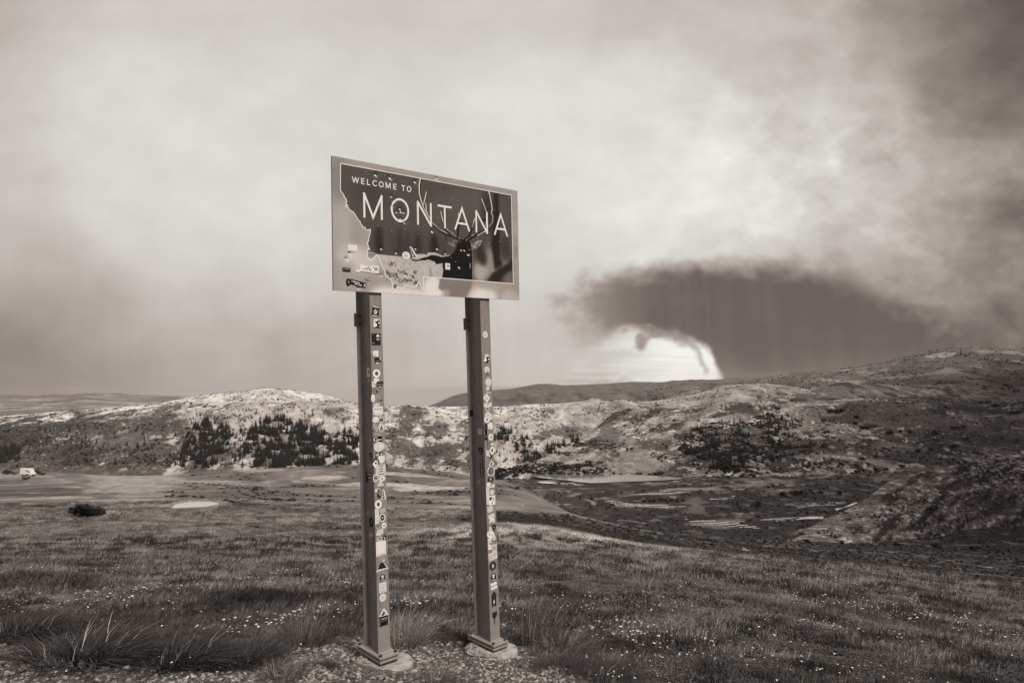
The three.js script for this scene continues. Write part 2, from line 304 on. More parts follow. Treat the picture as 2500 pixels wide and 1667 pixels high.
{ const px = [-500,-300,0,100,200,300,420,500,560,640,800], c = [968,966,963,964,962,964,965,967,972,982,1000];
  hill({ name: 'plateau', label: 'distant pale plateau banded with grey on the far left skyline', px, seg: [520, 70],
    rows: [{ z: 3000, py: plus(c, 70) }, { z: 3600, py: plus(c, 42) }, { z: 4400, py: plus(c, 16) }, { z: 5400, py: c }, { z: 6500, py: plus(c, 12) }],
    bump: (x, D, s) => 26 * fbm(x / 700 + 2, D / 500, 4) * sstep(0, 0.2, s),
    look: (p, m) => 0.16 + 0.16 * sstep(0.05, 0.4, fbm(p.x / 420 + 8, p.D / 160 + 3, 5)) - 0.05 * sstep(0.0, 0.35, fbm(p.x / 300 + 1, p.D / 120 + 9, 4)) + 0.05 * m }); }
{ const px = [960,1055,1100,1150,1250,1320,1400,1500,1600,1700,1800,1950,2100], c = [1015,987,969,958,948,941,942,938,932,927,925,930,945];
  hill({ name: 'ridge', label: 'long dark grey ridge under the bright gap in the clouds', px, seg: [620, 80],
    rows: [{ z: 2300, py: plus(c, 70) }, { z: 2500, py: plus(c, 44) }, { z: 2750, py: plus(c, 17) }, { z: 3100, py: c }, { z: 3700, py: plus(c, 14) }],
    bump: (x, D, s) => 16 * fbm(x / 260 + 2, D / 200, 5) * sstep(0, 0.3, s) * sstep(0.95, 0.6, s),
    look: (p, m) => lerp(0.10 - 0.05 * sstep(-0.05, 0.3, fbm(p.x / 60 + 8, p.y / 30, 5)) + 0.05 * sstep(0.1, 0.4, fbm(p.x / 90 + 28, p.y / 40, 5)), 0.105 + 0.03 * m, sstep(0.45, 0.56, p.s + 0.1 * m)) }); }
{ const px = [1580,1700,1800,1943,2086,2157,2229,2300,2371,2496,2700,3000], c = [955,938,935,911,899,886,870,856,849,852,862,890];
  HILL = hill({ name: 'hill', label: 'broad dark hill rising on the right skyline under the storm', px, seg: [640, 110],
    rows: [{ z: 1200, py: plus(c, 120) }, { z: 1350, py: plus(c, 80) }, { z: 1560, py: plus(c, 34) }, { z: 1850, py: c }, { z: 2400, py: plus(c, 25) }],
    bump: (x, D, s) => 13 * fbm(x / 150 + 2, D / 120, 5) * sstep(0, 0.3, s) * sstep(0.95, 0.55, s) + 3 * fbm(x / 40, D / 40, 3) * sstep(0.95, 0.6, s),
    look: (p, m) => { const dark = sstep(0.02, 0.3, fbm(p.x / 80 + 4 + p.y / 60, p.y / 22 + 2, 5)) * sstep(0.78, 0.4, p.s), pale = sstep(0.12, 0.45, fbm(p.x / 160 + 14, p.D / 90, 5)); return lerp(0.095 + 0.12 * pale + 0.05 * m, 0.035, dark * 0.8); },
    patches: [[2300,862,35,3,.26],[2200,872,60,2.5,.045],[2330,856,60,2,.04],[2120,892,40,3,.04]] }); }
{ const px = [1860,1940,2000,2050,2157,2250,2300,2371,2420,2500,2700,2900], c = [990,968,954,939,943,945,943,957,962,966,972,985];
  hill({ name: 'rock_knoll', label: 'rough rocky knoll below the dark hill on the right', px, seg: [420, 80],
    rows: [{ z: 1030, py: plus(c, 60) }, { z: 1090, py: plus(c, 30) }, { z: 1160, py: plus(c, 8) }, { z: 1230, py: c }, { z: 1400, py: plus(c, 22) }],
    bump: (x, D, s) => 9 * Math.abs(fbm(x / 40 + 2, D / 40, 5)) * sstep(0.05, 0.3, s) * sstep(0.95, 0.7, s),
    look: (p, m) => { const k = sstep(0.0, 0.28, fbm(p.x / 26 + 4, p.y / 12 + 2, 5)); return lerp(0.11 + 0.13 * sstep(0.12, 0.4, fbm(p.x / 14 + 4, p.y / 8 + 2, 4)) , 0.03, k); } }); }
const MOUNTAIN = (() => {
  const px = [-500,-300,0,60,130,200,300,380,450,520,600,650,700,760,820,870,940,1000,1050,1150,1220,1296,1360,1423,1449,1471,1519,1583,1647,1720,1774,1850,1950,2060,2200];
  const c = [1026,1022,1015,1012,1005,1000,992,985,972,962,955,948,951,959,972,985,991,990,992,993,993,987,985,980,972,976,977,979,971,955,940,936,946,975,1040];
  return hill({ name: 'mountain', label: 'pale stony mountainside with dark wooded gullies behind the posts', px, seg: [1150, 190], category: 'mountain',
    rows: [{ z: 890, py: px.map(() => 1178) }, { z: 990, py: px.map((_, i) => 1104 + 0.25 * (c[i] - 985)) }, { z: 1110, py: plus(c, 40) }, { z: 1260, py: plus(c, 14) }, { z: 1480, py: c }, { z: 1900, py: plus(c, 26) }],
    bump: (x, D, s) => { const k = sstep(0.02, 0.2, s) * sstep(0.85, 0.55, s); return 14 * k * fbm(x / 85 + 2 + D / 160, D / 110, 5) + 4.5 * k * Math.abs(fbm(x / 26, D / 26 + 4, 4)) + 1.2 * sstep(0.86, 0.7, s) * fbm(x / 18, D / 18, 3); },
    look: (p, m) => {
      const left = sstep(-0.36, -0.60, p.t), mid = sstep(-0.50, -0.40, p.t);
      const slope = p.x * 0.8 + p.y * 0.9;                           // gullies run down to the left
      const gully = fbm(slope / 26 + 4, (p.y - p.x * 0.25) / 90 + 2, 5), cl = fbm(p.x / 34 + 14, p.y / 15 + 6, 5), sp = fbm(p.x / 9 + 3, p.y / 5 + 8, 4, 0.62);
      let L = lerp(0.41, 0.68, sstep(0.38, 0.74, p.s + 0.3 * m + 0.2 * gully)) + 0.22 * sp + 0.10 * m;  // pale crest rock, with its sunlit patch painted into the tone
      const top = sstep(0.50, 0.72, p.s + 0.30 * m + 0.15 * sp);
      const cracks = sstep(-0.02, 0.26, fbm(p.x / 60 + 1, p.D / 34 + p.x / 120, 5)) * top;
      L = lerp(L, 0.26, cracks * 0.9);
      const scrub = sstep(lerp(-0.06, 0.08, mid), lerp(0.24, 0.40, mid), 0.55 * cl + 0.45 * gully + 0.5 * sp + 0.14 * sstep(0.36, 0.1, p.s) + 0.38 * left) * (1 - top);
      L = lerp(L, 0.05 + 0.04 * sp, scrub * 0.94);
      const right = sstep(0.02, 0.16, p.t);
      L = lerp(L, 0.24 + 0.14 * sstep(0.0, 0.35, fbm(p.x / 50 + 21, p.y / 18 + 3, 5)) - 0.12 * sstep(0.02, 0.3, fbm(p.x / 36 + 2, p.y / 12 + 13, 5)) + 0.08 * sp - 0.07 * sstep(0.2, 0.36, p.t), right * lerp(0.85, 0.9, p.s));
      return L;
    },
    patches: [[70,1035,140,22,.035,.8],[30,1075,110,28,.035,.9],[150,1090,80,26,.045,.9],[210,1110,80,26,.04,.9],[270,1045,60,16,.06,.9],[350,1050,46,26,.07,1],[300,1075,60,45,.085,1],[240,1130,60,14,.035,.8],[330,1120,60,16,.05,.9],[400,1110,25,24,.07,.9],
      [480,1090,45,40,.2,.8],[700,1085,95,45,.2,.8],[640,1085,40,40,.18,.8],[1010,1012,42,10,.06,.7],[1050,1055,48,20,.075,.7],[1000,1085,60,24,.075,.8],[1080,1110,50,22,.06,.8],[1150,1075,40,30,.08,.8],[1120,1130,80,10,.06,.8],[1360,1060,60,16,.09,.6],
      [880,1020,30,22,.5,.5],[1180,1030,40,12,.30,.6],[1560,990,70,6,.32,.8],[1800,948,50,5,.3,.8],[1450,983,40,8,.16,.8]] });
})();
const HILLSIDE = (() => {
  const px = [1170,1250,1315,1370,1423,1478,1503,1551,1650,1750,1850,1900,1978,2121,2264,2371,2425,2500,2700,3000];
  const c = [1168,1152,1133,1105,1076,1031,1012,1003,1000,990,985,983,984,976,972,983,988,975,968,968];
  const cz = [640,640,660,700,760,900,950,980,1000,1000,1000,1000,1000,980,960,940,920,900,900,900];
  const f = [1172,1166,1160,1157,1155.5,1155.5,1155.5,1157,1163,1180,1204,1216,1228,1242,1252,1262,1272,1284,1296,1310];
  const fz = [562,558,554,552,550,550,550,546,530,492,460,450,430,410,400,390,390,390,390,390];
  const gz = (k) => fz.map((v, i) => v * Math.pow(cz[i] / v, k));
  return hill({ name: 'hillside', label: 'broad mottled hillside with dark conifer clumps above the lake', px, seg: [900, 230],
    rows: [{ z: gz(-0.12), py: plus(f, 70) }, { z: fz, py: f }, { z: gz(0.3), py: mixA(f, c, 0.34) }, { z: gz(0.66), py: mixA(f, c, 0.7) }, { z: cz, py: c }, { z: plus(cz, 260), py: plus(c, 34) }],
    bump: (x, D, s) => { const k = sstep(0.16, 0.3, s) * sstep(0.9, 0.72, s); return k * (5 - 11 * Math.abs(fbm(x / 120 + D / 150 + 2, D / 110 - x / 300, 5)) + 2.6 * Math.abs(fbm(x / 22, D / 22 + 4, 4))) + 0.7 * fbm(x / 14, D / 14, 3); },
    look: (p, m) => {
      const far = sstep(0.30, 0.74, p.t), q = p.y + 0.13 * p.D, u = p.x * 0.9 + q * 0.42, v = q * 0.9 - p.x * 0.30 * (1 - 0.4 * far);   // beds run down to the left; rightward darkening is part painted cloud shade
      const b = fbm(u / 85 + 4, v / 15 + 2, 5, 0.55), e = fbm(u / 26 + 9, v / 6 + 1, 5, 0.6), r = fbm(p.x / 11 + 3, q / 3.4 + 8, 4, 0.6), w = fbm(u / 50 + 19, v / 5 + 12, 4, 0.6);
      let L = lerp(0.20, 0.115, far) + 0.10 * r + 0.10 * e;
      L = lerp(L, lerp(0.34, 0.22, far), sstep(0.08, 0.35, w - 0.3 * b));
      L = lerp(L, lerp(0.035, 0.02, far), sstep(lerp(0.0, -0.18, far), lerp(0.24, 0.10, far), b + 0.55 * e + 0.2 * r));
      return L + lerp(0.42, 0.3, far) * sstep(0.30, 0.52, r + 0.5 * e) * sstep(0.1, 0.35, fbm(u / 60 + 31, v / 22 + 5, 3) + 0.15);
    },
    patches: [[1400,1100,60,8,.30,.7],[1450,1150,90,12,.24,.8],[1350,1140,60,6,.34,.7],[1550,1130,80,20,.22,.8],[1480,1070,26,24,.10,.9],[1600,1095,40,9,.05,.7],[1700,1110,60,14,.07,.9],[1780,1080,90,40,.05,.8],[1800,1140,70,18,.045,.8],[1640,1160,30,10,.08,.9],
      [2200,988,130,5,.17,.7],[2080,993,60,5,.17,.7],[2170,997,70,2,.05,.5],[2000,1020,60,12,.15,.8],[1930,1060,40,14,.13,.8],[1890,1160,90,9,.34,.8],[1840,1195,70,8,.33,.8],[2000,1130,40,10,.18,.8],[2350,1040,160,30,.045,.9],[2420,1090,120,26,.03,.9],[2250,1120,120,18,.04,.9],[2100,1170,70,8,.05,.8],[2180,1090,50,14,.10,.9],[2080,1085,26,18,.22,.9]] });
})();
const ROCKY = (() => { const px = [1860,1960,2040,2121,2157,2229,2336,2407,2496,2700,3000], c = [1330,1296,1258,1217,1188,1161,1143,1129,1126,1118,1112];
  const cz = [345,345,345,345,350,360,370,375,380,390,390], f = [1356,1340,1322,1312,1314,1322,1346,1360,1380,1400,1420];
  return hill({ name: 'rocky_slope', label: 'near rocky slope scattered with pale stones at the right edge', px, seg: [460, 130],
    rows: [{ z: plus(cz, -70), py: plus(f, 70) }, { z: plus(cz, -56), py: f }, { z: plus(cz, -34), py: mixA(f, c, 0.5) }, { z: plus(cz, -14), py: mixA(f, c, 0.86) }, { z: cz, py: c }, { z: plus(cz, 90), py: plus(c, 60) }],
    bump: (x, D, s) => { const k = sstep(0.1, 0.3, s) * sstep(0.95, 0.75, s); return k * (3 * fbm(x / 30 + 2, D / 24, 5) + 1.6 * Math.abs(fbm(x / 8, D / 8 + 4, 4))); },
    look: (p, m) => { const d = sstep(0.42, 0.68, p.t), q = p.y + 0.2 * p.D, u = p.x * 0.9 + q * 0.5, v = q - p.x * 0.34, e = fbm(u / 26 + 9, v / 4.5 + 1, 5, 0.6), sp = fbm(p.x / 4.5 + 3, q / 1.5 + 8, 4, 0.6); let L = lerp(0.25, 0.2, d) + 0.22 * sp + 0.08 * e; L = lerp(L, 0.022, sstep(lerp(0.10, 0.02, d), lerp(0.34, 0.26, d), e + 0.4 * sp)); return L + lerp(0.4, 0.3, d) * sstep(0.22, 0.45, sp - 0.3 * e); },
    patches: [[2440,1230,60,30,.03,.9,.7],[2330,1190,50,8,.03,.8],[2380,1310,120,16,.03,.9,.7],[2230,1290,50,8,.04,.8]] }); })();

// ------------------------------------------------------------------ the welcome sign: a printed panel on two bolted steel posts
const SIGN = { w: 2.2285, h: 1.22, y: 3.4554, lean: 0.022 };
const signArt = (() => {
  const W = 2048, H = 1121, k = W / 2228.5, c = document.createElement('canvas'); c.width = W; c.height = H;
  const g = c.getContext('2d');
  g.scale(k, k); g.translate(0, 46);
  const poly = (p, close = true) => { g.beginPath(); p.forEach(([x, y], i) => i ? g.lineTo(x, y) : g.moveTo(x, y)); if (close) g.closePath(); };
  const curve = (p) => { g.beginPath(); g.moveTo(...p[0]); for (let i = 1; i < p.length - 1; i++) g.quadraticCurveTo(...p[i], (p[i][0] + p[i + 1][0]) / 2, (p[i][1] + p[i + 1][1]) / 2); g.lineTo(...p[p.length - 1]); };
  const outline = [[87,11],[2138,14],[2142,996],[1304,990],[967,993],[962,1113],[946,1104],[927,1077],[909,1048],[892,1058],[886,1093],[835,1101],[818,1096],[749,1089],[728,1117],[660,1107],[646,1140],[618,1121],[611,1085],[599,1045],[573,1029],[543,1012],[530,995],[538,977],[499,917],[482,874],[470,839],[445,816],[420,843],[385,874],[360,857],[342,849],[351,813],[344,796],[352,778],[372,772],[362,751],[353,725],[346,706],[360,700],[363,675],[374,635],[381,612],[384,583],[355,592],[333,590],[326,569],[304,574],[299,555],[278,540],[278,523],[254,504],[235,475],[210,441],[174,428],[160,406],[132,397],[156,387],[135,375],[145,352],[138,331],[119,312],[115,296],[97,277],[82,259]];
  const blob = (x, y, rx, ry, s, blur, a = 1) => { g.filter = `blur(${blur}px)`; g.globalAlpha = a; g.fillStyle = css(s); g.beginPath(); g.ellipse(x, y, rx, ry, 0, 0, 7); g.fill(); g.globalAlpha = 1; g.filter = 'none'; };
  // the pale margin: the same picture, washed out
  g.fillStyle = css(150); g.fillRect(0, -46, 2229, 1266);
  blob(160, 520, 200, 380, 165, 60); blob(60, 150, 120, 200, 128, 50); blob(250, 640, 60, 300, 140, 30, 0.7); blob(260, 880, 220, 120, 196, 40); blob(100, 960, 130, 70, 150, 30, 0.6); blob(330, 1190, 70, 80, 150, 25); blob(150, 1130, 60, 60, 165, 20, 0.6);
  blob(700, 1170, 330, 70, 214, 25); blob(1080, 1120, 120, 150, 222, 25); blob(1720, 1150, 200, 100, 216, 30); blob(2100, 1150, 150, 70, 180, 25, 0.8); blob(2190, 560, 60, 480, 150, 25, 0.6); blob(2190, 640, 30, 70, 125, 14, 0.6); blob(2190, 380, 30, 80, 175, 18, 0.6); blob(1300, 20, 900, 20, 140, 12, 0.7); blob(1820, 1050, 180, 30, 165, 16, 0.8);
  g.filter = 'blur(7px)'; g.fillStyle = css(122); poly([[1170,995],[1578,995],[1552,1076],[1520,1127],[1482,1172],[1440,1230],[1290,1230],[1275,1109],[1240,1106],[1187,1123],[1139,1097],[1155,1039]]); g.fill(); g.filter = 'none';
  // the state's outline holds the dark picture
  g.save(); poly(outline); g.clip();
  g.fillStyle = css(74); g.fillRect(0, -46, 2229, 1266);
  blob(400, 260, 160, 120, 60, 50, 0.8); blob(1500, 180, 260, 150, 88, 70, 0.8); blob(1250, 330, 260, 170, 84, 60, 0.7);
  for (const [x, w, s, a] of [[470, 45, 34, 0.9], [600, 30, 60, 0.7], [700, 40, 44, 0.8], [830, 34, 62, 0.6], [910, 40, 40, 0.8], [1010, 40, 66, 0.6], [1100, 50, 30, 0.9], [1210, 40, 60, 0.7], [780, 20, 30, 0.6]]) blob(x, 690, w, 150, s, 22, a);
  blob(1640, 200, 60, 230, 84, 30, 0.7); blob(1800, 250, 70, 240, 44, 30, 0.8); blob(2040, 200, 70, 150, 78, 34, 0.8); blob(2040, 620, 60, 140, 50, 30, 0.8);
  blob(1790, 800, 150, 170, 136, 38); blob(1680, 900, 90, 110, 165, 26); blob(1690, 700, 70, 110, 42, 26, 0.95); blob(1730, 760, 40, 70, 40, 18, 0.8); blob(2040, 830, 70, 80, 120, 30); blob(2080, 960, 70, 60, 105, 26);
  g.filter = 'blur(12px)'; g.fillStyle = css(30); poly([[1893,24],[1950,19],[1950,260],[1960,514],[1955,720],[1990,800],[1880,860],[1841,579],[1857,473],[1882,215]]); g.fill();
  g.fillStyle = css(34); poly([[2142,713],[2062,781],[1940,841],[1834,909],[1768,1000],[1937,1000],[2019,903],[2142,838]]); g.fill(); g.filter = 'none';
  // pale flank of the elk
  const flank = [[352,793],[391,792],[445,808],[506,811],[577,812],[639,812],[717,812],[786,832],[834,819],[895,772],[977,765],[1007,771],[1024,746],[1109,738],[1200,764],[1294,749],[1300,1220],[300,1220]];
  g.filter = 'blur(2px)'; g.fillStyle = css(180); poly(flank); g.fill(); g.filter = 'none';
  g.save(); poly(flank); g.clip(); seed(5);
  for (let i = 0; i < 5200; i++) { const x = rr(340, 1300), y = rr(760, 1150), s = rnd() < 0.5 ? rr(110, 150) : rr(180, 215); g.globalAlpha = rr(0.2, 0.65); g.strokeStyle = css(s); g.lineWidth = rr(1.5, 5); g.beginPath(); g.moveTo(x, y); g.lineTo(x + rr(-5, 7), y + rr(4, 18)); g.stroke(); }
  for (const [x, y] of [[559,967],[641,988],[757,967],[880,954],[563,1011],[702,1048],[761,1035],[868,1052],[634,1111],[596,901],[627,890],[600,1000],[660,1030],[800,1040],[700,960],[840,1000]]) for (let i = 0; i < 12; i++) { g.globalAlpha = rr(0.2, 0.7); g.filter = 'blur(1.5px)'; g.fillStyle = css(rr(28, 90)); const qx = x + rr(-26, 26), qy = y + rr(-18, 18), ra = rr(5, 17), rb = ra * rr(0.25, 0.7); g.beginPath(); g.ellipse(qx, qy, ra, rb, rr(-0.5, 1.2), 0, 7); g.fill(); g.filter = 'none'; }
  g.globalAlpha = 1; blob(400, 820, 60, 26, 120, 10, 0.8); blob(1050, 950, 14, 60, 120, 6, 0.6); g.restore();
  // mane, neck and head
  g.filter = 'blur(3px)'; g.fillStyle = css(14);
  poly([[951,827],[1034,815],[1107,833],[1118,856],[1199,838],[1198,879],[1206,907],[1190,998],[1301,998],[1575,998],[1581,753],[1586,663],[1580,629],[1538,583],[1452,582],[1392,602],[1373,662],[1342,714],[1294,756],[1188,779],[1120,766],[1063,768],[1007,794],[951,810]]); g.fill();
  poly([[818,827],[894,832],[949,809],[999,796],[998,824],[926,832],[882,845],[839,839]]); g.fill(); g.filter = 'none';
  g.fillStyle = css(150); for (const p of [[[1268,622],[1296,645],[1331,659],[1358,656],[1362,634],[1330,636],[1300,618]], [[1590,625],[1618,585],[1663,564],[1720,556],[1690,609],[1629,654],[1589,653]]]) { g.filter = 'blur(2px)'; poly(p); g.fill(); g.filter = 'none'; }
  g.filter = 'blur(3px)'; g.fillStyle = css(110); poly([[1335,588],[1362,596],[1340,640],[1322,640]]); g.fill(); poly([[1640,600],[1690,575],[1650,640],[1625,645]]); g.fill(); g.filter = 'none';
  blob(1575, 640, 10, 40, 170, 4, 0.8); blob(1568, 650, 7, 9, 16, 2); blob(1540, 675, 9, 9, 170, 3, 0.8); blob(1530, 725, 24, 8, 200, 3); blob(1430, 690, 8, 8, 190, 3); blob(1472, 684, 12, 9, 170, 3); blob(1548, 840, 5, 34, 190, 2, 0.9); blob(1400, 590, 40, 16, 110, 6, 0.7); blob(1530, 560, 26, 18, 120, 6, 0.7); blob(1600, 520, 30, 14, 160, 7, 0.8);
  g.strokeStyle = css(170); g.globalAlpha = 0.7; g.lineWidth = 5; curve([[1582, 660], [1583, 760], [1578, 860], [1580, 998]]); g.stroke(); g.globalAlpha = 1;
  g.lineCap = 'round'; for (let i = 0; i < 60; i++) { const ear = i % 2, x = ear ? rr(1592, 1712) : rr(1272, 1355), y = ear ? 640 - (x - 1592) * 0.6 + rr(-22, 22) : 622 + (x - 1272) * 0.4 + rr(-14, 12); g.globalAlpha = 0.55; g.strokeStyle = css(rr(24, 90)); g.lineWidth = rr(2, 6); g.beginPath(); g.moveTo(x, y); g.lineTo(x + rr(4, 20), y + (ear ? -1 : 1) * rr(2, 12)); g.stroke(); } g.globalAlpha = 1;
  // antlers: a dark shadow side under a light edge
  const ant = (p, w, dark = 0.6) => { g.lineCap = 'round'; g.lineJoin = 'round'; const n = p.length; g.strokeStyle = css(18); g.lineWidth = w * 1.5; curve(p.map(([x, y], i) => [x + 5, y + 6])); if (dark) g.stroke(); for (let i = 0; i < n - 1; i++) { g.strokeStyle = css(lerp(240, 110, i / (n - 1))); g.lineWidth = lerp(0.75, 1.1, i / n) * w; g.beginPath(); g.moveTo(...p[i]); g.lineTo(...p[i + 1]); g.stroke(); } };
  const dk = (p, w) => { g.lineCap = 'round'; g.strokeStyle = css(20); g.lineWidth = w; curve(p); g.stroke(); };
  ant([[947,15],[932,78],[933,171],[959,252],[982,305],[1031,374],[1081,439],[1154,493],[1251,526],[1357,544],[1417,567]], 15);
  dk([[1100,470],[1160,512],[1260,548],[1360,562],[1420,590]], 16);
  ant([[1016,140],[980,267],[972,282]], 10, 0); ant([[1006,254],[1013,324],[1042,396]], 10, 0); ant([[1186,317],[1207,396],[1229,456],[1275,499],[1346,525]], 11);
  dk([[1207,420],[1240,500],[1300,540],[1380,570]], 14); dk([[1425,380],[1405,446],[1397,521],[1390,565]], 22); ant([[1407,304],[1410,330]], 9, 0); dk([[1228,528],[1242,560],[1256,602]], 12);
  ant([[1812,10],[1828,44],[1851,142],[1860,207],[1849,244],[1871,283],[1863,345],[1806,412]], 15, 0.3); dk([[1806,412],[1728,460],[1652,500],[1576,545],[1526,575]], 22); ant([[1800,430],[1728,470],[1652,512]], 12, 0);
  ant([[1717,112],[1748,171],[1781,243],[1776,329],[1761,412]], 10, 0); dk([[1598,390],[1581,452],[1562,505],[1508,560],[1440,580]], 20); ant([[1621,333],[1598,390],[1585,430]], 9, 0); dk([[1700,330],[1735,345],[1790,330]], 16);
  g.restore();
  g.lineJoin = 'round'; g.strokeStyle = css(232); g.lineWidth = 8; poly(outline); g.stroke();
  // lettering
  g.lineCap = 'butt'; g.lineJoin = 'miter'; g.miterLimit = 3;
  const pen = (w, strokes) => { for (const [s, off] of [[30, 4], [240, 0]]) { g.strokeStyle = css(s); g.lineWidth = w + (off ? 3 : 0); for (const p of strokes) { if (p.length === 5 && p[4] === 'o') { g.beginPath(); g.ellipse(p[0] + off, p[1] + off, p[2], p[3], 0, 0, 7); g.stroke(); } else { poly(p.map(([x, y]) => [x + off, y + off]), false); g.stroke(); } } } };
  const a = 245, z = 480, m = 362;
  pen(21, [[[322, z], [322, a]], [[507, a], [507, z]], [[318, a], [414, z - 14], [511, a]], [709, m, 92, 106, 'o'],
    [[912, z], [912, a]], [[1066, a], [1066, z]], [[908, a], [1070, z]], [[1149, a + 12], [1323, a + 12]], [[1236, a + 12], [1236, z]],
    [[1362, z], [1455, a + 4], [1548, z]], [[1396, 408], [1514, 408]], [[1641, z], [1641, a]], [[1787, a], [1787, z]], [[1637, a], [1791, z]], [[1887, z], [1979, a + 4], [2070, z]], [[1920, 408], [2038, 408]]]);
  const u = 112, v = 169, b = (u + v) / 2;
  pen(9.5, [[[203, u], [219, v - 3], [236, u + 3], [253, v - 3], [268, u]], [[329, u + 5], [297, u + 5], [297, v - 5], [329, v - 5]], [[297, b], [325, b]], [[358, u], [358, v - 5], [388, v - 5]],
    [[457, 124], [444, 117], [432, 117], [420, 124], [414, 140], [420, 157], [432, 164], [444, 164], [457, 157]], [505, b, 22, 24, 'o'], [[557, v], [557, u], [580, v - 8], [603, u], [603, v]], [[673, u + 5], [640, u + 5], [640, v - 5], [673, v - 5]], [[640, b], [669, b]],
    [[727, u + 5], [768, u + 5]], [[748, u + 5], [748, v]], [814, b, 22, 24, 'o']]);
  const d = g.getImageData(0, 0, W, H), q = d.data; seed(9);                // print grain and weathering
  for (let y = 0; y < H; y++) for (let x = 0; x < W; x++) { const i = (y * W + x) * 4, f = 1.13 + 0.05 * fbm(x / 120, y / 160, 3) + 0.05 * (rnd() - 0.5); q[i] *= f; q[i + 1] *= f; q[i + 2] *= f; }
  g.putImageData(d, 0, 0);
  const t = new THREE.CanvasTexture(c); t.colorSpace = THREE.SRGBColorSpace; t.anisotropy = 8;
  return t;
})();

// sticker prints: one cell of a sheet per kind
const GRID = 9, CELL = 2048 / GRID, KINDS = {};
const sheet = document.createElement('canvas'); sheet.width = sheet.height = 2048;
const sheetTex = new THREE.CanvasTexture(sheet); sheetTex.colorSpace = THREE.SRGBColorSpace; sheetTex.anisotropy = 8;
{
  const g = sheet.getContext('2d'), WHT = css(252), GRY = css(172), BLK = css(16), MID = css(96);
  let at = 0;
  const cell = (name, paper, draw) => { const x = (at % GRID) * CELL, y = Math.floor(at / GRID) * CELL; KINDS[name] = at++; g.save(); g.beginPath(); g.rect(x, y, CELL, CELL); g.clip(); g.translate(x, y); g.scale(CELL / 256, CELL / 256); g.fillStyle = paper; g.fillRect(0, 0, 256, 256); seed(at * 31 + 7); draw(); g.restore(); };
  const T = (s, x, y, px, col, wd, rot = 0, font = 'bold') => { g.save(); g.translate(x, y); g.rotate(rot); g.font = `${font} ${px}px sans-serif`; const m = g.measureText(s).width; g.scale(wd ? wd / m : 1, 1); g.fillStyle = col; g.textAlign = 'center'; g.textBaseline = 'middle'; g.fillText(s, 0, 0); g.restore(); };
  const R = (col, x, y, w, h) => { g.fillStyle = col; g.fillRect(x, y, w, h); };
  const E = (col, x, y, a, b, st) => { g.beginPath(); g.ellipse(x, y, a, b, 0, 0, 7); if (st) { g.lineWidth = st; g.strokeStyle = col; g.stroke(); } else { g.fillStyle = col; g.fill(); } };
  const P = (col, p, st) => { g.beginPath(); p.forEach(([x, y], i) => i ? g.lineTo(x, y) : g.moveTo(x, y)); if (st) { g.lineWidth = st; g.strokeStyle = col; g.stroke(); } else { g.closePath(); g.fillStyle = col; g.fill(); } };
  const mess = (n, cols, a = 40) => { for (let i = 0; i < n; i++) { g.globalAlpha = 0.8; P(cols[Math.floor(rnd() * cols.length)], Array.from({ length: 5 }, () => [0, 0]).map((_, k, l) => { const cx = rr(20, 236), cy = rr(20, 236); return [cx + rr(-a, a), cy + rr(-a, a)]; }).map((q, k, l) => [lerp(l[0][0], q[0], 0.4), lerp(l[0][1], q[1], 0.4)])); } g.globalAlpha = 1; };
  const dashes = (col, x, y, w, n, lh, th) => { for (let i = 0; i < n; i++) { let cx = x; while (cx < x + w - 10) { const l = rr(10, 42); R(col, cx, y + i * lh, Math.min(l, x + w - cx), th); cx += l + 9; } } };
  cell('shield', BLK, () => { for (let i = 0; i < 6; i++) { R(WHT, 34 + i * 32, 26 - 8 * Math.sin(i / 5 * 3.1), 22, 32); R(WHT, 46 + i * 28, 214 + 8 * Math.sin(i / 5 * 3.1), 20, 26); } P(WHT, [[70, 100], [100, 130], [126, 66], [150, 130], [190, 96], [176, 176], [128, 200], [84, 176]]); E(BLK, 128, 150, 22, 26); E(WHT, 128, 160, 12, 10); });
  cell('photo', BLK, () => { R(WHT, 10, 10, 236, 226); R(BLK, 130, 60, 106, 186); P(BLK, [[60, 246], [90, 150], [60, 90], [150, 60], [130, 246]]); P(WHT, [[40, 236], [80, 170], [110, 120], [130, 200]]); E(WHT, 190, 120, 24, 30); R(GRY, 150, 20, 86, 40); R(WHT, 190, 200, 30, 26); dashes(BLK, 20, 40, 80, 2, 20, 7); });
  cell('night', BLK, () => { P(WHT, [[130, 60], [170, 22], [226, 60], [220, 76], [140, 80]]); E(MID, 60, 40, 20, 10); R(MID, 130, 100, 90, 50); T('773', 176, 130, 46, WHT, 80); dashes(GRY, 150, 170, 60, 1, 16, 6); E(GRY, 50, 210, 24, 12); R(GRY, 70, 110, 20, 12); });
  cell('torn', WHT, () => { mess(7, [css(206), css(222), css(188)], 50); dashes(css(176), 50, 150, 150, 2, 26, 8); });
  cell('torn2', css(226), () => { mess(9, [css(190), css(236), css(120)], 60); });
  cell('scrap', css(222), () => { mess(4, [css(200), css(238)], 60); });
  cell('darktorn', BLK, () => { mess(8, [BLK, MID, css(40)], 60); P(WHT, [[40, 200], [220, 200], [200, 250], [60, 250]]); R(WHT, 200, 10, 50, 90); dashes(GRY, 60, 110, 130, 2, 30, 9); });
  cell('ring', WHT, () => { E(css(70), 128, 124, 56, 62); E(GRY, 122, 120, 30, 34); P(BLK, [[100, 130], [150, 96], [160, 140], [118, 170]]); });
  cell('label', WHT, () => { dashes(css(70), 60, 50, 150, 2, 40, 18); R(BLK, 100, 110, 120, 30); dashes(GRY, 60, 170, 140, 2, 30, 12); });
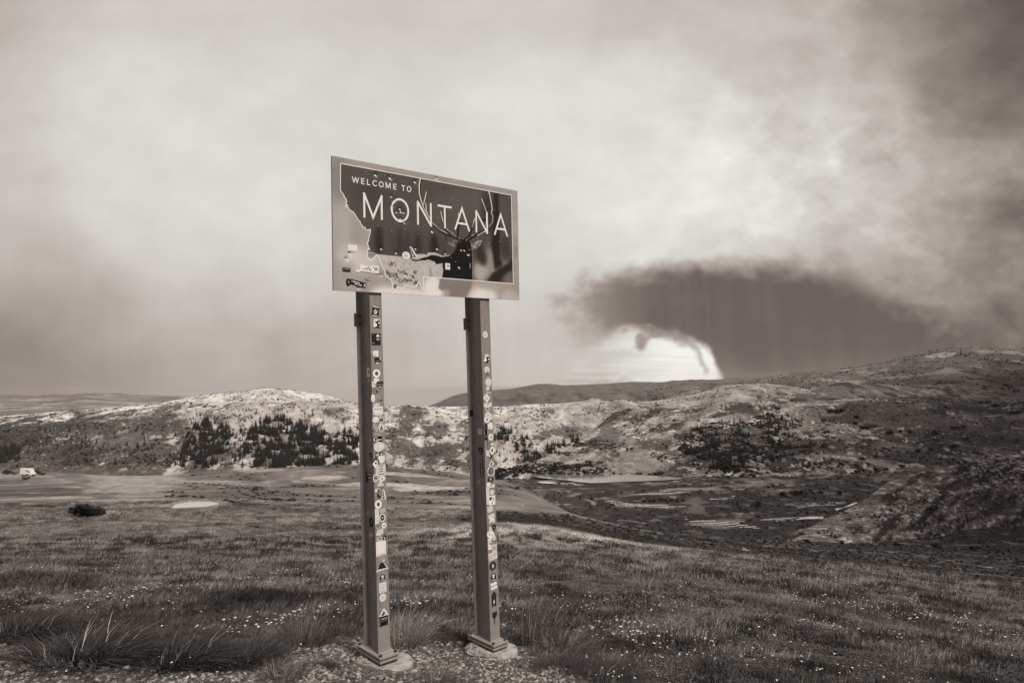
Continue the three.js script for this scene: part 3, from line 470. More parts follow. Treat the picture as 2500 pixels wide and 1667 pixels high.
  cell('heart', BLK, () => { T('BRAN', 128, 104, 60, GRY, 196); E(WHT, 100, 180, 16, 24); E(WHT, 150, 180, 16, 24); });
  cell('cat', BLK, () => { P(WHT, [[40, 150], [80, 60], [96, 130], [60, 190]]); P(WHT, [[140, 220], [190, 170], [200, 230]]); });
  cell('blackbit', BLK, () => { R(WHT, 0, 86, 150, 60); P(GRY, [[170, 20], [240, 30], [200, 70]]); });
  cell('greytorn', css(150), () => { mess(8, [css(120), css(176), css(200)], 50); E(css(70), 150, 170, 24, 18); });
  cell('tens', WHT, () => { T('9TENS', 128, 140, 120, css(60), 210); dashes(GRY, 20, 30, 210, 1, 10, 6); });
  cell('oval', WHT, () => { E(css(140), 128, 110, 110, 70, 12); P(css(60), [[40, 150], [130, 190], [216, 160], [130, 172]]); dashes(GRY, 70, 100, 120, 1, 10, 10); });
  cell('landscape', WHT, () => { E(css(150), 128, 128, 104, 108); P(css(90), [[24, 150], [90, 110], [140, 140], [190, 90], [232, 150], [220, 180], [30, 180]]); E(css(215), 110, 80, 46, 24); R(css(60), 30, 176, 190, 18); });
  cell('stripes', BLK, () => { g.save(); g.translate(128, 128); g.rotate(-0.45); for (let i = -2; i < 3; i++) { R(WHT, -90, i * 54 - 12, 200, 26); } R(BLK, -60, -130, 26, 260); g.restore(); });
  cell('peak', WHT, () => { E(css(80), 128, 128, 98, 108, 12); P(css(110), [[128, 40], [200, 190], [60, 190]]); P(BLK, [[128, 40], [150, 130], [110, 180], [140, 200], [100, 200]]); P(GRY, [[60, 190], [200, 190], [180, 220], [80, 220]]); });
  cell('faint', css(168), () => { R(css(120), 20, 130, 210, 22); R(css(90), 200, 80, 40, 60); });
  cell('hook', BLK, () => { E(WHT, 80, 128, 58, 84, 26); R(BLK, 90, 60, 160, 60); P(WHT, [[90, 120], [246, 140], [240, 170], [90, 160]]); });
  cell('soar', css(226), () => { T('SOAR', 128, 130, 92, css(245), 200, 0.08); E(css(210), 110, 130, 30, 42, 8); });
  cell('disc', css(232), () => { E(css(180), 128, 128, 96, 96, 10); });
  cell('blackbar', BLK, () => { for (let i = 0; i < 3; i++) { g.save(); g.translate(70, 90 + i * 44); g.rotate(-0.3); R(WHT, -50, -12, 120, 24); g.restore(); } R(WHT, 190, 80, 40, 110); });
  cell('whiteshield', WHT, () => { P(css(170), [[40, 30], [216, 30], [220, 150], [128, 236], [36, 150]], 10); dashes(css(190), 70, 80, 120, 3, 34, 10); P(BLK, [[0, 60], [30, 140], [0, 170]]); });
  cell('diamondlogo', BLK, () => { P(WHT, [[20, 128], [128, 60], [210, 128], [128, 226], [40, 190]]); P(BLK, [[80, 130], [128, 100], [160, 130], [150, 150], [110, 140]]); R(BLK, 90, 120, 80, 10); E(WHT, 200, 50, 30, 34); });
  cell('notes', css(222), () => { for (let i = 0; i < 4; i++) R(css(90), 90 + (i === 3 ? -20 : 0), 30 + i * 56, 100 + (i === 3 ? 50 : 0), 18); dashes(css(190), 30, 60, 60, 4, 50, 8); });
  cell('greydisc', css(150), () => { E(WHT, 128, 128, 114, 114, 26); R(css(60), 70, 110, 110, 30); E(css(200), 128, 190, 50, 20); });
  cell('discmark', WHT, () => { E(css(176), 128, 128, 104, 104, 8); P(css(90), [[80, 160], [120, 70], [150, 110], [190, 90], [150, 190]]); P(WHT, [[120, 150], [140, 110], [150, 160]]); });
  cell('bottle', WHT, () => { P(css(50), [[104, 30], [140, 30], [150, 110], [200, 236], [60, 236], [96, 110]]); P(GRY, [[110, 150], [150, 150], [160, 210], [90, 210]]); });
  cell('vertical', WHT, () => { R(css(196), 40, 6, 176, 244); R(WHT, 60, 12, 136, 232); T('ROADS & TRAILS', 128, 128, 74, css(80), 226, -Math.PI / 2); });
  cell('scroll', css(214), () => { dashes(css(120), 40, 70, 170, 3, 44, 16); E(css(90), 128, 128, 30, 24); });
  cell('badge', WHT, () => { E(BLK, 128, 128, 88, 96); P(css(190), [[70, 150], [110, 110], [150, 96], [196, 110], [170, 140], [120, 160]]); });
  cell('emblem', css(176), () => { E(css(70), 128, 128, 108, 108, 14); E(css(110), 128, 124, 50, 60); R(css(60), 70, 50, 30, 40); R(css(60), 150, 60, 30, 40); P(css(215), [[60, 170], [128, 210], [190, 170], [150, 180]]); });
  cell('paw', BLK, () => { E(WHT, 138, 150, 28, 40); E(GRY, 90, 60, 20, 24); E(GRY, 160, 50, 20, 24); E(GRY, 60, 120, 16, 22); E(WHT, 120, 220, 20, 20); });
  cell('card', WHT, () => { for (let i = 1; i < 5; i++) R(css(202), i * 51 - 4, 10, 9, 236); R(css(212), 10, 216, 236, 8); });
  cell('script', WHT, () => { g.lineCap = 'round'; for (let j = 0; j < 2; j++) { g.beginPath(); for (let i = 0; i <= 60; i++) { const x = 24 + i * 3.5, y = 88 + j * 90 + Math.sin(i * 0.95) * 30 - i * 0.4; i ? g.lineTo(x, y) : g.moveTo(x, y); } g.lineWidth = 24; g.strokeStyle = BLK; g.stroke(); g.lineWidth = 9; g.strokeStyle = css(210); g.stroke(); } });
  cell('sugarloaf', WHT, () => { P(css(34), [[104, 20], [150, 20], [226, 190], [30, 190]]); T('SUGARLOAF', 128, 222, 46, css(70), 226); });
  cell('skullround', BLK, () => { E(WHT, 128, 128, 116, 116, 7); E(WHT, 128, 92, 50, 46); E(BLK, 108, 96, 14, 14); E(BLK, 150, 96, 14, 14); R(WHT, 104, 120, 50, 26); dashes(WHT, 60, 170, 140, 2, 26, 12); });
  cell('sketch', css(230), () => { P(css(150), [[60, 70], [110, 40], [150, 70], [200, 60]], 7); P(css(130), [[50, 120], [100, 100], [150, 130], [210, 110]], 7); P(css(150), [[60, 160], [120, 150], [190, 170]], 6); dashes(css(140), 60, 206, 140, 1, 20, 14); });
  cell('disctext', css(236), () => { dashes(css(130), 60, 120, 136, 1, 20, 24); E(css(180), 128, 84, 30, 16, 7); dashes(css(180), 80, 170, 96, 1, 20, 10); });
  cell('triangle', WHT, () => { P(css(110), [[128, 50], [214, 214], [42, 214]]); P(css(50), [[50, 214], [110, 130], [140, 160], [120, 214]]); P(css(220), [[140, 214], [170, 150], [206, 214]]); });
  cell('blackcard', BLK, () => { T('OPEN ROAD', 150, 76, 40, WHT, 150); dashes(GRY, 70, 120, 160, 1, 20, 12); R(css(140), 20, 50, 18, 170); R(GRY, 216, 190, 14, 12); });
  cell('pick', BLK, () => { P(GRY, [[60, 90], [160, 60], [190, 84], [90, 110]]); P(css(200), [[110, 170], [150, 140], [160, 180], [128, 200]]); });
  cell('virg', BLK, () => { T('VRGO', 160, 56, 70, WHT, 190); T('BEER', 176, 136, 70, WHT, 150); T('LOVE', 176, 212, 66, WHT, 150); });
  cell('darkoval', BLK, () => { E(GRY, 150, 128, 44, 46); E(BLK, 150, 128, 20, 20); });
  cell('paperblack', css(190), () => { P(BLK, [[90, 130], [256, 130], [256, 230], [150, 256]]); R(WHT, 150, 70, 40, 120); R(WHT, 180, 210, 70, 30); });
  cell('face', WHT, () => { E(css(80), 128, 128, 112, 112, 12); R(BLK, 60, 80, 60, 18); R(BLK, 150, 76, 40, 26); P(css(90), [[70, 140], [128, 160], [186, 140], [170, 190], [90, 190]], 12); R(BLK, 96, 206, 70, 22); P(css(120), [[128, 100], [140, 140], [116, 140]]); });
  cell('ornate', WHT, () => { for (let i = 0; i < 12; i++) { const a = i / 12 * 6.283; E(css(150), 128 + 100 * Math.cos(a), 128 + 100 * Math.sin(a), 13, 13); } E(css(120), 128, 128, 62, 66, 9); T('R', 128, 132, 84, css(150)); });
  cell('letters', css(200), () => { T('FTO', 128, 130, 130, BLK, 200); R(BLK, 200, 0, 56, 120); });
  cell('diamond', WHT, () => { g.save(); g.translate(128, 128); g.rotate(0.9); T('CO', 0, -24, 62, css(90), 110); T('MMA', 0, 40, 50, css(120), 110); g.restore(); });
  cell('bar', WHT, () => { R(css(196), 16, 60, 224, 130); R(WHT, 28, 80, 200, 90); dashes(css(80), 50, 108, 150, 1, 20, 34); R(BLK, 110, 14, 60, 34); });
  cell('coffin', BLK, () => { E(css(110), 128, 80, 40, 20, 7); T('M', 128, 82, 50, css(150)); });
  cell('blackstrip', BLK, () => { R(css(200), 20, 0, 216, 4); T('KEEP ON ROLLIN', 128, 128, 150, WHT, 236, Math.PI / 2); });
  cell('ovalring', WHT, () => { E(css(120), 128, 128, 104, 108); mess(7, [css(80), css(160), css(60)], 36); });
  cell('darkround', css(50), () => { E(css(30), 128, 128, 118, 118); E(css(176), 128, 100, 54, 48); P(BLK, [[20, 140], [230, 150], [220, 180], [40, 170]]); E(css(190), 128, 190, 70, 20, 10); });
  cell('frame', WHT, () => { P(css(70), [[20, 40], [150, 40], [110, 120], [20, 120]]); g.save(); g.translate(160, 140); g.rotate(-1.1); R(css(100), -90, -16, 180, 34); R(css(220), -70, -6, 140, 12); g.restore(); });
  cell('seal', WHT, () => { E(css(150), 128, 128, 92, 100, 9); E(css(170), 128, 128, 56, 62, 9); mess(4, [css(130), css(170)], 30); P(css(50), [[60, 210], [120, 236], [180, 200], [120, 214]]); P(BLK, [[10, 20], [60, 30], [40, 60]]); });
  cell('told', WHT, () => { T('TOLD', 84, 128, 66, css(70), 110, 0.9); T('TO', 180, 128, 66, css(70), 60, 0.9); });
  cell('hope', css(232), () => { dashes(css(150), 30, 60, 90, 5, 30, 16); dashes(css(150), 140, 50, 90, 5, 30, 16); });
  cell('blackring', BLK, () => { E(css(110), 128, 128, 106, 106, 8); E(GRY, 128, 128, 66, 66, 6); P(WHT, [[128, 70], [156, 120], [140, 190], [112, 190], [100, 120]]); });
  cell('pecca', WHT, () => { T('PECCA', 128, 132, 110, css(70), 220); P(BLK, [[220, 0], [256, 0], [256, 40]]); });
  cell('house', css(40), () => { R(css(90), 20, 150, 216, 20); P(css(60), [[128, 20], [150, 60], [106, 60]]); });
  cell('amuk', css(225), () => { R(BLK, 14, 16, 228, 224); T('AMUK', 128, 58, 84, css(225), 206); T('GONE', 128, 130, 84, css(225), 206); T('MTK', 128, 202, 84, css(225), 206); });
  cell('bars', WHT, () => { for (let i = 0; i < 4; i++) { g.save(); g.translate(70 + i * 48, 150 - i * 16); g.rotate(-0.28); R(BLK, -12, -14 - i * 18, 22, 40 + i * 34); g.restore(); } dashes(css(120), 40, 214, 180, 1, 20, 18); });
  cell('quote', BLK, () => { dashes(WHT, 30, 70, 120, 1, 20, 44); dashes(WHT, 80, 150, 120, 1, 20, 44); R(css(190), 214, 50, 26, 150); });
  cell('flame', BLK, () => { P(WHT, [[128, 40], [164, 110], [150, 170], [104, 170], [92, 110]]); dashes(GRY, 80, 206, 96, 1, 20, 16); });
}
// outlines of stickers, about one unit across
const outlineOf = (kind, n) => {
  const s = new THREE.Shape(), pts = [];
  const round = ['ring', 'oval', 'landscape', 'peak', 'soar', 'disc', 'greydisc', 'discmark', 'badge', 'emblem', 'skullround', 'disctext', 'darkoval', 'face', 'ovalring', 'darkround', 'told', 'blackring', 'stripes'];
  if (round.includes(kind)) for (let i = 0; i < 26; i++) { const a = i / 26 * 6.2832; pts.push([0.5 * Math.cos(a), 0.5 * Math.sin(a)]); }
  else if (kind === 'ornate') for (let i = 0; i < 36; i++) { const a = i / 36 * 6.2832, r = 0.47 + 0.03 * Math.cos(a * 12); pts.push([r * Math.cos(a), r * Math.sin(a)]); }
  else if (kind === 'heart') for (let i = 0; i < 32; i++) { const a = i / 32 * 6.2832; pts.push([Math.sin(a) ** 3 * 0.5, (13 * Math.cos(a) - 5 * Math.cos(2 * a) - 2 * Math.cos(3 * a) - Math.cos(4 * a)) / 29 + 0.07]); }
  else if (kind === 'diamond' || kind === 'diamondlogo') pts.push([0, 0.5], [-0.5, 0.02], [0.02, -0.5], [0.5, 0.0]);
  else if (kind === 'triangle' || kind === 'sugarloaf') pts.push([-0.06, 0.5], [-0.5, -0.4], [-0.47, -0.5], [0.5, -0.42], [0.5, -0.3], [0.1, 0.5]);
  else if (kind === 'pick') pts.push([-0.45, 0.42], [-0.2, 0.5], [0.3, 0.5], [0.5, 0.38], [0.44, 0.1], [0.16, -0.5], [-0.02, -0.44], [-0.36, 0.04], [-0.5, 0.3]);
  else if (kind === 'shield') pts.push([-0.5, 0.34], [-0.25, 0.47], [0, 0.5], [0.25, 0.47], [0.5, 0.34], [0.42, 0.1], [0.44, -0.2], [0.5, -0.34], [0.25, -0.47], [0, -0.5], [-0.25, -0.47], [-0.5, -0.34], [-0.44, -0.2], [-0.42, 0.1]);
  else if (kind === 'whiteshield') pts.push([-0.5, 0.5], [0.5, 0.46], [0.5, -0.1], [0.26, -0.4], [0, -0.5], [-0.3, -0.36], [-0.46, 0]);
  else if (kind === 'coffin') pts.push([-0.24, 0.5], [0.24, 0.5], [0.5, 0.24], [0.24, -0.5], [-0.24, -0.5], [-0.5, 0.24]);
  else if (kind === 'bottle') pts.push([-0.1, 0.5], [0.12, 0.5], [0.3, 0.3], [0.34, 0.05], [0.5, -0.4], [0.46, -0.5], [-0.5, -0.48], [-0.34, -0.3], [-0.2, 0.1]);
  else if (kind === 'house') pts.push([0, 0.5], [0.2, 0.2], [0.5, 0], [0.48, -0.5], [-0.5, -0.5], [-0.5, 0], [-0.18, 0.2]);
  else if (kind === 'drip') pts.push([-0.5, 0.5], [0.5, 0.46], [0.46, 0.2], [0.2, 0.06], [0.02, -0.1], [-0.06, -0.5], [-0.18, -0.48], [-0.2, 0], [-0.5, 0.16]);
  else if (kind === 'paw') for (let i = 0; i < 30; i++) { const a = i / 30 * 6.2832, r = 0.45 + 0.05 * Math.cos(a * 6); pts.push([r * Math.cos(a), r * Math.sin(a)]); }
  else if (/torn|scrap|cat|blackbit|script|paperblack|seal/.test(kind)) { seed(n * 17 + 3); const N = 13; for (let i = 0; i < N; i++) { const a = i / N * 6.2832, k = Math.min(0.5 / Math.max(Math.abs(Math.cos(a)), Math.abs(Math.sin(a)), 1e-3), 0.66) * rr(0.66, 1); pts.push([clamp(k * Math.cos(a), -0.5, 0.5), clamp(k * Math.sin(a), -0.5, 0.5)]); } }
  else pts.push([-0.5, 0.5], [0.5, 0.5], [0.5, -0.5], [-0.5, -0.5]);
  pts.forEach(([x, y], i) => i ? s.lineTo(x, y) : s.moveTo(x, y)); s.closePath();
  return s;
};
const stickerMat = new THREE.MeshStandardMaterial({ map: sheetTex, roughness: 0.55 });
let stickerCount = 0;
function sticker(parent, kind, w, h, rot, place, label) {
  const n = stickerCount++, g = new THREE.ExtrudeGeometry(outlineOf(kind, n), { depth: 1, bevelEnabled: false, curveSegments: 4 });
  const name = kind === 'drip' || kind === 'darkpatch' ? 'house' : kind === 'torn' && n % 2 ? 'torn2' : kind;
  const c = KINDS[name] ?? KINDS.scrap, p = g.attributes.position, uv = g.attributes.uv;
  for (let i = 0; i < p.count; i++) { const u = clamp(p.getX(i) + 0.5, 0.03, 0.97), v = clamp(p.getY(i) + 0.5, 0.03, 0.97); uv.setXY(i, ((c % GRID) + u) / GRID, 1 - (Math.floor(c / GRID) + 1 - v) / GRID); }
  g.scale(w, h, 0.0008); g.rotateZ(rot); g.translate(0, 0, 0.0006 + (n % 7) * 0.0005);
  const m = obj('sticker', g, stickerMat, parent); place(m);
  if (label) m.userData.label = label;
  return m;
}
{
  const sign = new THREE.Group(); sign.name = 'highway_sign';
  sign.position.set(-1.5545, 0.1389, -6.2043); sign.quaternion.set(0.00986, 0.346934, 0.01052, 0.937779).normalize();   // leaning a degree or so
  scene.add(sign);
  tag(sign, 'state welcome sign with an elk picture on two sticker-covered steel posts', 'road sign');
  const mm = (x, y) => [x / 1000, SIGN.h - y / 1000];
  // panel: aluminium sheet with bullet dents, print on the front
  const dents = [[445,57,1.3],[602,61,1.4],[883,55,1.2],[612,239,1],[648,280,1],[623,333,1],[709,347,1.1],[667,382,.9],[717,374,1.1],[748,377,.9],[710,441,1],[755,475,.9],[1137,-18,1.1],[1079,527,1.3],[494,752,1],[657,778,1],[877,718,1],[164,827,1.1],[135,879,1.3],[490,1007,1],[249,1140,1],[754,985,.9],[664,1025,.9],[1135,696,1.1],[1236,735,1],[1407,864,1.2],[1438,681,.9],[1481,680,.9],[1526,727,.9],[541,100,.5],[1900,640,.5],[1700,900,.5]].map(([x, y, s]) => [x, y + 46, s]);
  {
    const nx = 446, ny = 244, g = new THREE.PlaneGeometry(SIGN.w, SIGN.h, nx, ny), p = g.attributes.position;
    g.translate(SIGN.w / 2, SIGN.h / 2, 0);
    for (let i = 0; i < p.count; i++) { const x = p.getX(i) * 1000, y = (SIGN.h - p.getY(i)) * 1000; let z = 0.0015 * noise(x / 300, y / 260); for (const [a, b, s] of dents) { const d = ((x - a) ** 2 + (y - b) ** 2) / (s * s); if (d < 3000) z -= s * (0.0085 * Math.exp(-d / 160) + 0.004 * Math.exp(-d / 800)); } p.setZ(i, z); }
    g.computeVertexNormals();
    const back = new THREE.BoxGeometry(SIGN.w, SIGN.h, 0.004); back.translate(SIGN.w / 2, SIGN.h / 2, -0.014);
    const face = new THREE.MeshPhysicalMaterial({ map: signArt, roughness: 0.42, clearcoat: 0.25, clearcoatRoughness: 0.3 });
    const metal = new THREE.MeshStandardMaterial({ color: toneColor(0.4), roughness: 0.45, metalness: 0.5 });
    const panel = obj('panel', g, face, sign); panel.position.set(0, SIGN.y, 0); panel.rotation.x = SIGN.lean;
    obj('backing_sheet', back, metal, panel);
    const head = new THREE.SphereGeometry(0.0042, 8, 5, 0, 6.2832, 0, 1.5708); head.rotateX(Math.PI / 2);
    const rivetAt = [[47,12],[49,43],[341,93],[503,98],[541,98],[610,88],[908,90],[43,539],[42,565],[194,62],[461,56],[757,58],[1058,57],[1353,58],[1653,60],[1953,60],[1207,93],[1505,94],[1804,96],[2103,97],[2177,55],[2179,82],[1322,170],[1404,180],[1892,213],[1142,383],[1208,573],[1356,542],[1460,570],[1507,570],[1595,564],[1654,545],[50,1071],[48,1101],[189,569],[462,539],[610,573],[761,540],[909,574],[461,1078],[335,1102],[10,1173],[29,1171],[1805,579],[1955,549],[2103,578],[2182,544],[2185,581],[1306,776],[1362,815],[1211,1107],[1359,1078],[1508,1107],[1634,1076],[1758,1110],[1910,1077],[2061,1116],[2181,1080],[2180,1114],[1062,1080]];
    const shine = new THREE.MeshStandardMaterial({ color: toneColor(0.75), roughness: 0.35 });
    tag(obj('rivet', mergeGeometries(rivetAt.map(([x, y]) => [x, y > 54 && y < 101 ? y : y + 46]).map(([x, y]) => { const h = head.clone(); h.translate(x / 1000, SIGN.h - y / 1000, 0.0005); return h; })), shine, panel), null, null, null, 'stuff');
    const chip = new THREE.CircleGeometry(0.0085, 10);
    tag(obj('bullet_mark', mergeGeometries(dents.filter((d) => d[2] > 0.8).map(([x, y, s]) => { const h = chip.clone(); h.scale(s, s, 1); h.rotateX(-0.5); h.translate(x / 1000, SIGN.h - y / 1000 - 0.007, -0.0085 * s + 0.0032); return h; })), shine, panel), null, null, null, 'stuff');
    const S = [['torn',197,775,92,60,0.0,'blank white sticker','card'],['blackcard',130,980,84,36,0,'black sticker with white lines'],['torn',246,982,50,34,0],['bars',322,958,106,60,-0.05,'white sticker with black mountain bars'],['label',423,957,78,72,0],['script',353,1049,92,38,0.05],['darkoval',146,1092,46,68,0],['quote',246,1100,168,50,-0.19,'long black slanted sticker with white writing'],['disctext',768,799,94,80,0,'round white sticker on the elk'],['bottle',840,760,60,120,0.5],['label',1258,868,58,64,0]];
    for (const [k, x, y, w, h, r, label, shape] of S) sticker(panel, shape ?? k, w / 1000, h / 1000, r, (m) => m.position.set(x / 1000, SIGN.h - (y + 46) / 1000, 0.0012), label);
  }
  // posts
  const wear = (() => { const w = 256, h = 1024, d = new Uint8Array(w * h * 4); for (let y = 0; y < h; y++) for (let x = 0; x < w; x++) { const i = (y * w + x) * 4, st = fbm(x / 9 + 3, y / 260, 4), m = fbm(x / 40, y / 60 + 9, 4), f = clamp(0.31 * (1 + 0.09 * st + 0.14 * m) - 0.10 * sstep(0.34, 0.62, fbm(x / 22 + 40, y / 120 + 3, 4)), 0.02, 1), c = tone(f); for (let k = 0; k < 3; k++) d[i + k] = 255 * Math.pow(c[k], 1 / 2.2); d[i + 3] = 255; } const t = new THREE.DataTexture(d, w, h); t.colorSpace = THREE.SRGBColorSpace; t.wrapS = t.wrapT = THREE.RepeatWrapping; t.magFilter = THREE.LinearFilter; t.repeat.set(2.2, 0.27); t.needsUpdate = true; return t; })();
  const steel = new THREE.MeshStandardMaterial({ map: wear, roughness: 0.5, metalness: 0.1 });
  const dark = new THREE.MeshStandardMaterial({ color: toneColor(0.1), roughness: 0.5, metalness: 0.4 });
  const section = () => { const s = new THREE.Shape(), b = 0.0635, f = 0.011, w = 0.004, d0 = 0.02, d1 = 0.291, r = 0.009; s.moveTo(-b, d0); s.lineTo(b, d0); s.lineTo(b, d0 + f); s.lineTo(w + r, d0 + f); s.quadraticCurveTo(w, d0 + f, w, d0 + f + r); s.lineTo(w, d1 - f - r); s.quadraticCurveTo(w, d1 - f, w + r, d1 - f); s.lineTo(b, d1 - f); s.lineTo(b, d1); s.lineTo(-b, d1); s.lineTo(-b, d1 - f); s.lineTo(-w - r, d1 - f); s.quadraticCurveTo(-w, d1 - f, -w, d1 - f - r); s.lineTo(-w, d0 + f + r); s.quadraticCurveTo(-w, d0 + f, -w - r, d0 + f); s.lineTo(-b, d0 + f); s.closePath(); return s; };
  const beam = (y0, y1) => { const g = new THREE.ExtrudeGeometry(section(), { depth: y1 - y0, bevelEnabled: false, curveSegments: 3 }); g.rotateX(-Math.PI / 2); g.translate(0, y0, 0); return g; };
  const slab = (x0, x1, y0, y1, z0, z1, r = 0.004) => { const g = new RoundedBoxGeometry(x1 - x0, y1 - y0, z1 - z0, 2, r); g.translate((x0 + x1) / 2, (y0 + y1) / 2, (z0 + z1) / 2); return g; };
  const posts = {};
  for (const [key, c, foot, hinge] of [['L', 0.4379, 0.12, 3.218], ['R', 1.7505, -0.14, 3.200]]) {
    const post = obj('post', beam(foot, SIGN.y + SIGN.h - 0.06), steel, sign); post.position.x = c; posts[key] = post;
    post.userData.label = key === 'L' ? 'nearer steel beam post under the left of the panel' : 'farther steel beam post under the right of the panel';
    obj('hinge_plate', slab(-0.082, 0.082, hinge - 0.065, hinge + 0.065, -0.306, -0.2925), steel, post);
    for (const x of [-0.038, 0.038]) for (const y of [0.037, -0.033]) { const b = new THREE.CylinderGeometry(0.016, 0.016, 0.018, 6); b.rotateX(Math.PI / 2); const n = new THREE.SphereGeometry(0.013, 10, 6); n.scale(1, 1, 0.8); n.translate(0, 0, 0.011); const m = obj('bolt', mergeGeometries([b, n].map((g) => g.toNonIndexed())), dark, post); m.position.set(x, hinge + y, -0.271); }
    obj('base_plate', slab(-0.1, 0.1, foot - 0.022, foot, -0.375, 0.075), steel, post);
    obj('slip_plate', slab(-0.1, 0.1, foot - 0.056, foot - 0.034, -0.375, 0.075), steel, post);
    obj('stub', beam(foot - 0.11, foot - 0.056), dark, post);
    for (const x of [-0.078, 0.078]) for (const z of [-0.345, 0.045]) { const a = new THREE.CylinderGeometry(0.009, 0.009, 0.1, 8); a.translate(0, -0.028, 0); const n1 = new THREE.CylinderGeometry(0.017, 0.017, 0.015, 6); n1.translate(0, 0.0085, 0); const n2 = n1.clone(); n2.translate(0, -0.074, 0); const w1 = new THREE.CylinderGeometry(0.021, 0.021, 0.004, 14); w1.translate(0, -0.028, 0); const m = obj('bolt', mergeGeometries([a, n1, n2, w1]), dark, post); m.position.set(x, foot + 0.001, z); }
    obj('weld', (() => { const g = new THREE.CylinderGeometry(0.009, 0.009, 0.12, 6); g.rotateZ(Math.PI / 2); g.translate(0, foot, -0.02); const h = new THREE.CylinderGeometry(0.009, 0.009, 0.24, 6); h.rotateX(Math.PI / 2); h.translate(-0.005, foot, -0.155); return mergeGeometries([g, h]); })(), steel, post);
  }
